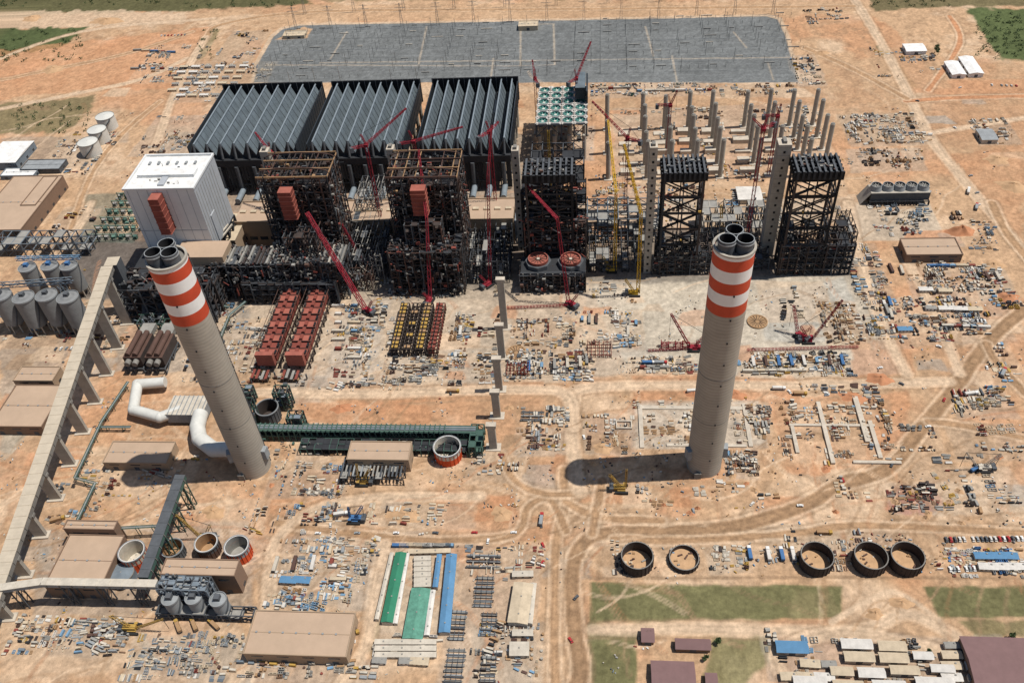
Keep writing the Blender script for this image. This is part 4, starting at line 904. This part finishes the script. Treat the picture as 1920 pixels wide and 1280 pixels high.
cabs=[cabin_t('offwhite','dustwhite',12,5),cabin_t('cream','cream',12,5),cabin_t('dustwhite','grey',9,4),cabin_t('offwhite','roof_blue',12,5)]
conts=[cont_t(c) for c in('dustwhite','offwhite','offwhite','blue','rust','grey','cream')]+[cont_t(c,6.1) for c in('dustwhite','blue_lt','redox')]
PALM=['dustwhite','offwhite','offwhite','cream','cream','grey','grey','grey','steel_md','steel_lt','rust','rust','wood','wood','concrete','concrete','shutter','greyblue','rustbrown','rustbrown','steel_dk','steel_dk','redox','blue_lt','yellow','dustwhite','cream']
def clutter(u0,u1,vF,vB,n,pal=PALM,big=.9,name='construction_material_stockpile',hmax=2.8):
    b=MB(name); x0,x1,y0,y1=rectz(u0,u1,vF,vB); left=int(n*2.2)
    while left>0:
        for _ in range(6):
            cx=random.uniform(x0,x1); cy=random.uniform(y0,y1)
            if not onroad(cx,cy): break
        else:
            left-=5; continue
        k=random.randint(3,13); left-=k; kind=random.random(); cm=[random.choice(pal) for _ in range(2)]+[random.choice(PALM)]; a=random.choice([0,0,0,math.pi/2,math.pi/2,random.uniform(-.4,.4)]); c,s=math.cos(a),math.sin(a)
        L=random.uniform(1.6,8)*big; W=random.uniform(.8,2.6)*big; h=random.uniform(.5,hmax); cols=random.randint(1,4)
        for i in range(k):
            gx=(i%cols)*(L+random.uniform(.4,1.2)); gy=(i//cols)*(W+random.uniform(.3,1.4))
            if random.random()<.15: continue
            gx+=random.uniform(-.4,.4); gy+=random.uniform(-.3,.3)
            x=cx+gx*c-gy*s; y=cy+gx*s+gy*c
            if not(x0-3<x<x1+3 and y0-3<y<y1+3): continue
            m=random.choice(cm); aa=a+random.gauss(0,.06); hh=h*random.uniform(.5,1.15); l=L*random.uniform(.5,1)
            if kind<.45: b.rbox(x,y,-.3,hh,l,W*random.uniform(.6,1),aa,m,random.choice([m,m,m,'offwhite']))
            elif kind<.68:
                ca,sa=math.cos(aa),math.sin(aa)
                for q in range(3): o=(q-1)*.7; b.tube((x-ca*l/2-sa*o,y-sa*l/2+ca*o,.5),(x+ca*l/2-sa*o,y+sa*l/2+ca*o,.5),.3,m,6)
            elif kind<.88:
                for q in (-1,1): b.rbox(x-s*q*W*.45,y+c*q*W*.45,0,hh,l,.3,aa,m)
                for q in range(3): t=(-.5+q/2)*l*.95; b.rbox(x+c*t,y+s*t,hh*.2,hh*.9,.3,W*.9,aa,m)
            else: b.tube((x,y,0),(x,y,hh),min(W,L)*.4,m,10)
    b.finish()
for c in CL: clutter(*c)
b=MB('site_debris'); nd=0
while nd<2600:
    u=random.uniform(-40,1960); v=random.choice([random.uniform(700,1090),random.uniform(180,700),random.uniform(560,1280)])
    if 1100<u<1920 and 1085<v<1180: continue
    if 370<u<1100 and 180<v<380: continue
    p=G(u,v)
    for k in range(random.randint(1,6)):
        x=p.x+random.gauss(0,3.5); y=p.y+random.gauss(0,3.5); nd+=1
        if onroad(x,y): continue
        b.rbox(x,y,-.4,random.uniform(.3,1.1),random.uniform(.4,2.4),random.uniform(.4,1.1),random.uniform(0,3.1),random.choice(PALM))
b.finish()
def bundles(u0,u1,vF,vB,m='steel_md'):
    b=MB('pipe_stack'); x0,x1,y0,y1=rectz(u0,u1,vF,vB); n=max(2,int((y1-y0)/3.4))
    for i in range(n):
        y=y0+(y1-y0)*i/n; h=random.uniform(1,2.2)
        for k in range(4): b.tube((x0+random.uniform(0,1.5),y+k*.55,h*.6),(x1-random.uniform(0,1.5),y+k*.55,h*.6),.3,random.choice([m,'steel_lt','rustbrown','grey']),6)
        for q in range(4): xx=x0+(x1-x0)*(q+.5)/4; b.box(xx-.2,xx+.2,y-.3,y+2.4,-.3,h,'steel_md')
    b.finish()
for r in ((872,940,1065,1035),(885,925,1138,1078),(838,872,1200,1140),(898,932,1192,1146),(828,868,1290,1212),(895,930,1290,1215),(975,1020,790,768)): bundles(*r)
def row(kind,u0,u1,v,n,v2=None,ang=0,jit=.05):
    for i in range(n):
        t=(i+.5)/n; p=G(u0+(u1-u0)*t,v+((v2 or v)-v)*t); a=ang+random.uniform(-jit,jit)
        if random.random()<.07: continue
        if kind=='car': inst('parked_car',random.choice(cars),p.x,p.y,a)
        elif kind=='truck': inst('lorry',random.choice(trucks),p.x,p.y,a)
        elif kind=='cabin': inst('site_office_cabin',random.choice(cabs[:3]),p.x,p.y,a)
        elif kind=='bcabin': inst('site_office_cabin',cabs[3],p.x,p.y,a)
        else: inst('shipping_container',random.choice(conts),p.x,p.y,a)
H=math.pi/2
row('car',1770,1920,1012,18,1010,H); row('car',1770,1830,1068,8,1066,H); row('car',560,1000,1000,6,998,0); row('car',100,160,655,6,652,H); row('car',300,350,68,8,66,H); row('car',1855,1910,160,6,162,H); row('car',1800,1850,600,7,603,H); row('car',1640,1652,470,4,500,0)
for (u,v) in ((1300,958),(1500,948),(1410,945),(1015,985),(1018,1022),(1016,1055),(1672,872),(1720,190),(1820,330),(1832,362),(1835,385),(1740,800),(1095,820),(620,985),(915,1015),(1535,1000),(845,738),(1480,735),(1550,738),(1800,165),(1580,900),(1070,1200),(1080,1120),(1770,750),(1705,480),(1760,650),(1690,720),(1620,730),(1850,690),(1790,240),(1650,690)): inst('parked_car',random.choice(cars),*G(u,v)[:2],random.uniform(0,3.1))
for (u,v,a) in ((1015,975,1.5),(1405,1038,1.6),(1440,1040,1.6),(1465,1040,1.6),(1486,1040,1.6),(660,1190,.4),(850,735,0),(1545,1000,0),(1500,740,0),(1880,700,1),(1830,880,.5),(1820,740,.2),(335,1175,2.2),(365,1172,2.2),(402,1172,2.5),(640,965,.2),(1830,390,1.2),(1815,360,1.2),(110,975,.4),(1460,730,0),(1300,735,.1)): inst('lorry',random.choice(trucks),*G(u,v)[:2],a)
for v in (575,590,606,622,638,655,672): row('cont',620,680,v,2,v,0)
row('cont',1085,1125,600,3,600,H); row('cont',1170,1200,630,2,600,H); row('cont',1180,1250,690,4,690,0); row('truck',1205,1250,682,2); row('cont',1400,1590,680,8,677,H); row('cont',1395,1500,697,5,696,0); row('cont',850,868,690,2,600,H); row('cont',980,1100,690,5,680,H); row('cont',1050,1110,672,3,676,H)
row('cont',1640,1700,500,3,510,H); row('cont',1650,1690,560,3,620,H); row('cont',1740,1830,500,5,500,0); row('bcabin',1690,1700,620,1); row('cont',1770,1850,612,5,615,0); row('cont',1840,1900,520,3,520,H); row('cabin',1725,1780,545,3,548,0); row('cabin',1730,1840,580,4,583,0); row('cont',1660,1670,590,2,560,H)
for v in (128,138,149,160,171,182): row('cabin',335-(v-128)*.5,470-(v-128)*.6,v,6,v-2,0)
row('cont',250,330,95,5,100); row('cont',245,330,130,5,130)
row('cabin',1465,1570,1245,3,1248); row('cabin',1465,1560,1270,3,1272); row('bcabin',1830,1900,1045,3,1045); row('bcabin',530,580,1090,2,1090); row('cabin',1840,1920,1065,4,1065,0)
for v in (1212,1230,1250,1272): row('cabin',1760,1850,v,2,v+2,0)
row('cont',500,640,1060,4,1055,H); row('cont',620,640,1050,2,1100,0); row('cabin',700,800,1240,4,1242,0); row('cont',745,850,1024,8,1024,0)
row('cont',1110,1180,168,5,166); row('cont',1190,1340,172,8,170)
def strip(pts,w,z,roof,name='camp_barrack',wall='offwhite'):
    P=G(*pts[0],z);Q=G(*pts[1],z); b=MB(name); d=(Q-P).normalized(); e=Vector((-d.y,d.x,0)); L=(Q-P).length; c=(P+Q)/2; a=math.atan2(d.y,d.x)
    b.rbox(c.x,c.y,-.5,z-.02,L,w,a,wall)
    A,B_,C_,D_=P-e*(w/2+.4),Q-e*(w/2+.4),Q+e*(w/2+.4),P+e*(w/2+.4); up_=Vector((0,0,min(1.2,w*.16)))
    b.add([A,B_,Q+up_,P+up_,C_,D_],[(0,1,2,3),(3,2,4,5),(1,4,2),(0,3,5)],roof)
    n=int(L/4)
    for i in range(n):
        q=P+d*(L*(i+.5)/n)
        for s in (-1,1): r=q+e*s*(w/2+.04); b.rbox(r.x,r.y,1,2.2,1.6,.06,a,'glass')
        if i%3==1: b.rbox(q.x,q.y,z+up_.z-.1,z+up_.z+.4,.9,.9,a,'grey')
    b.finish()
strip(((725,1166),(752,1035)),7.5,4,'roof_green'); strip(((741,1168),(764,1036)),2.5,3,'dustwhite')
strip(((833,1185),(847,1038)),7,4,'roof_blue'); strip(((816,1100),(824,1038)),3,4,'roof_blue'); strip(((800,1190),(812,1105)),3,3,'dustwhite'); strip(((706,1160),(735,1035)),2.2,3,'offwhite')
strip(((773,1197),(790,1102)),13,3,'roof_teal')
for v in (1046,1056,1066,1076,1086,1095): strip(((776,v),(808,v-1)),3.2,3,'offwhite')
strip(((765,1033),(845,1031)),3,3,'cream')
for v in (1202,1214,1226): strip(((702,v),(818,v)),3,3,'offwhite')
strip(((970,1168),(982,1092)),13,5,'cream','store_building'); strip(((992,1168),(1000,1092)),4,4,'offwhite','store_building'); strip(((960,1075),(1000,1074)),4,3,'offwhite'); strip(((960,1185),(1000,1185)),4,3,'offwhite'); strip(((955,1215),(992,1215)),9,4,'offwhite')
shed(1204,1226,1202,1178,4,'wall_brown','roof_brown','brick_house',2); shed(1268,1332,1216,1198,4,'wall_brown','roof_brown','brick_house',2); shed(1224,1304,1290,1240,4.5,'wall_brown','roof_brown','brick_house',2.5); shed(1458,1515,1222,1202,4,'offwhite','roof_blue','site_building',1.5)
shed(1832,1960,1290,1196,7,'wall_brown','roof_brown','warehouse_shed',3)
shed(1325,1345,1285,1262,4,'wall_brown','roof_brown','brick_house',1.5)
for (u0,u1,vF,vB) in ((1580,1636,1214,1198),(1650,1700,1218,1202),(1586,1640,1238,1222),(1652,1704,1240,1224),(1715,1750,1234,1222),(1560,1600,1264,1250),(1612,1660,1268,1252),(1672,1724,1262,1248),(1748,1790,1258,1246),(1490,1550,1282,1268),(1565,1620,1290,1276),(1640,1700,1292,1276),(1720,1790,1284,1270)): shed(u0,u1,vF,vB,4,'offwhite',random.choice(['cream','dustwhite','cream']),'site_building',1.2)
shed(1700,1738,96,82,5,'white','white','farm_building',1); shed(1786,1812,140,115,5,'white','white','farm_building',1.5,axis='y'); shed(1818,1845,138,106,5,'white','white','farm_building',1.5,axis='y'); shed(1842,1872,262,242,5,'offwhite','steel_lt','site_building',1)
shed(1385,1430,375,350,5,'offwhite','dustwhite','site_building',1)
for (u,v,r) in ((968,662,9),(1420,604,9)):
    p=G(u,v); b=MB('circular_formwork_platform',(p.x,p.y,0)); b.tube((p.x,p.y,-.2),(p.x,p.y,.8),r,'wood',40); b.ring(p.x,p.y,.8,1.3,r,1,'wood',n=40)
    for k in range(16): a=k*math.pi/8; b.beam((p.x+2*math.cos(a),p.y+2*math.sin(a),1),(p.x+(r-1)*math.cos(a),p.y+(r-1)*math.sin(a),1),.3,'rustbrown')
    b.finish()
for (u0,u1,vF,vB,m) in ((1102,1146,670,645,'redox'),(950,990,705,685,'redox'),(1240,1320,655,646,'crane_red')):
    b=MB('red_steel_assembly'); x0,x1,y0,y1=rectz(u0,u1,vF,vB); frame(b,x0,x1,y0,y1,.3,3,6,4,1,.5,m,.4,skip=.2); b.finish()
b=MB('foundation_slab')
for (u0,u1,vF,vB,z) in ((1480,1640,800,796,1),(1558,1566,870,755,1.4),(1622,1632,830,745,1.6),(1600,1690,870,865,1.2),(1200,1420,768,762,.6),(1200,1208,840,760,.8),(1404,1412,838,758,.9),(1250,1400,838,833,.7),(1155,1185,805,803,1.5),(1155,1185,792,790,1.5),(1155,1157,803,792,1.5),(1183,1185,803,792,1.5),(1647,1655,860,790,1.2),(1492,1499,850,800,1.2)):
    x0,x1,y0,y1=rectz(u0,u1,vF,vB); b.box(x0,x1,y0,y1,-.5,z+.3,'concrete_lt')
b.finish()
def mound(u,v,r,h,m='soil',st=1.6):
    p=G(u,v); b=MB('soil_mound',(p.x,p.y,0)); n=26; vs=[];fs=[]; ph=[random.uniform(0,6) for _ in range(4)]
    for j in range(9):
        t=j/8
        for i in range(n):
            a=2*math.pi*i/n; k=1+.2*math.sin(2*a+ph[0])+.14*math.sin(5*a+ph[1])+.06*math.sin(11*a+ph[3]); rr_=r*k*t
            z=h*(math.cos(math.pi*t)*.5+.5)*(1+.25*math.sin(3*a+ph[2]+j))-.5*t; vs.append((p.x+rr_*st*math.cos(a),p.y+rr_*math.sin(a),z))
    for j in range(8):
        for i in range(n): fs.append((j*n+i,(j+1)*n+i,(j+1)*n+(i+1)%n,j*n+(i+1)%n))
    b.add(vs,fs,m,sm=True); b.finish()
for (u,v,r,h,m) in ((1800,435,9,7,'soil_red'),(1890,560,9,4,'soil_red'),(1860,500,10,4,'soil'),(1650,710,8,3,'soil_red'),(1380,740,7,2,'soil_red'),(1300,738,6,2,'soil_red'),(940,965,7,2,'soil'),(760,965,9,2,'soil'),(400,960,8,2,'soil'),(1600,745,8,2,'soil_red'),(640,765,7,2,'soil_red'),(1690,1130,6,2,'soil'),(1640,1150,5,2,'soil'),(1900,350,12,4,'soil'),(1870,300,10,3,'soil'),(1130,840,7,2,'soil'),(1540,100,7,2.5,'soil'),(100,130,14,3,'soil'),(200,40,18,4,'soil'),(60,35,14,3,'soil')): mound(u,v,r,h,m)
for k in range(60):
    u=rr.uniform(1150,1920) if k%2 else rr.uniform(500,1920); v=rr.uniform(720,980)
    p=G(u,v)
    if not onroad(p.x,p.y): mound(u,v,rr.uniform(1.5,4),rr.uniform(.8,2.2),rr.choice(['soil','soil','soil_red']),1.2)
mat('foliage',(.055,.08,.03),var=.5,scale=.8); mat('bark',(.12,.08,.05))
def leaves(b,cs,n,sp,s0,s1):
    for k in range(n):
        q=random.choice(cs)+Vector((random.gauss(0,sp),random.gauss(0,sp),abs(random.gauss(0,sp)))); s=random.uniform(s0,s1); nn=Vector([random.gauss(0,1) for _ in range(3)]).normalized(); e=nn.orthogonal().normalized(); g=nn.cross(e)
        b.add([q-e*s,q+g*s*.7,q+e*s,q-g*s*.7],[(0,1,2,3)],'foliage')
def tree(u,v,h):
    p=G(u,v); b=MB('tree',(p.x,p.y,0)); x,y=p.x,p.y; b.tube((x,y,-.3),(x,y,h*.45),.35,'bark',7,.2)
    cs=[]
    for k in range(6):
        a=random.uniform(0,6.28); r=random.uniform(.1,.32)*h; q=Vector((x+r*math.cos(a),y+r*math.sin(a),h*random.uniform(.5,.8))); b.tube((x,y,h*.4),q,.15,'bark',5,.05); cs.append(q)
    leaves(b,cs,420,h*.1,.3,.8); b.finish()
for t in ((1752,100,12),(1758,104,9),(1215,1190,5),(1345,1205,5),(1322,1236,4),(1895,1195,5),(1740,1225,4)): tree(*t)
b=MB('shrub_mass')
for (u0,u1,v0,v1,n) in ((0,160,55,115,70),(0,550,-10,14,90),(1830,1920,25,110,80),(1630,1780,-5,15,30),(20,170,195,250,50),(370,410,55,110,15)):
    for k in range(n):
        p=G(random.uniform(u0,u1),random.uniform(v0,v1)); leaves(b,[p],14,1.6,.5,1.3)
b.finish()
# ============================================================ light
sv=G(1083,895)-G(1322,880); sv.z=-220; sd=-sv.normalized()
s=bpy.data.lights.new('sun','SUN'); s.energy=4.6; s.angle=math.radians(.5); s.color=(1,.95,.88); so=bpy.data.objects.new('sun',s); so.rotation_euler=sv.to_track_quat('-Z','Y').to_euler(); so.location=(0,600,900); sc.collection.objects.link(so)
w=bpy.data.worlds.new('World'); sc.world=w; w.use_nodes=True; N=w.node_tree.nodes; bg=N['Background']; sk=N.new('ShaderNodeTexSky'); sk.sky_type='NISHITA'; sk.sun_disc=False
sk.sun_elevation=math.asin(sd.z); sk.sun_rotation=math.atan2(sd.x,sd.y); w.node_tree.links.new(sk.outputs[0],bg.inputs[0]); bg.inputs[1].default_value=.075
sc.view_settings.view_transform='Standard'; sc.view_settings.look='None'; sc.view_settings.exposure=0
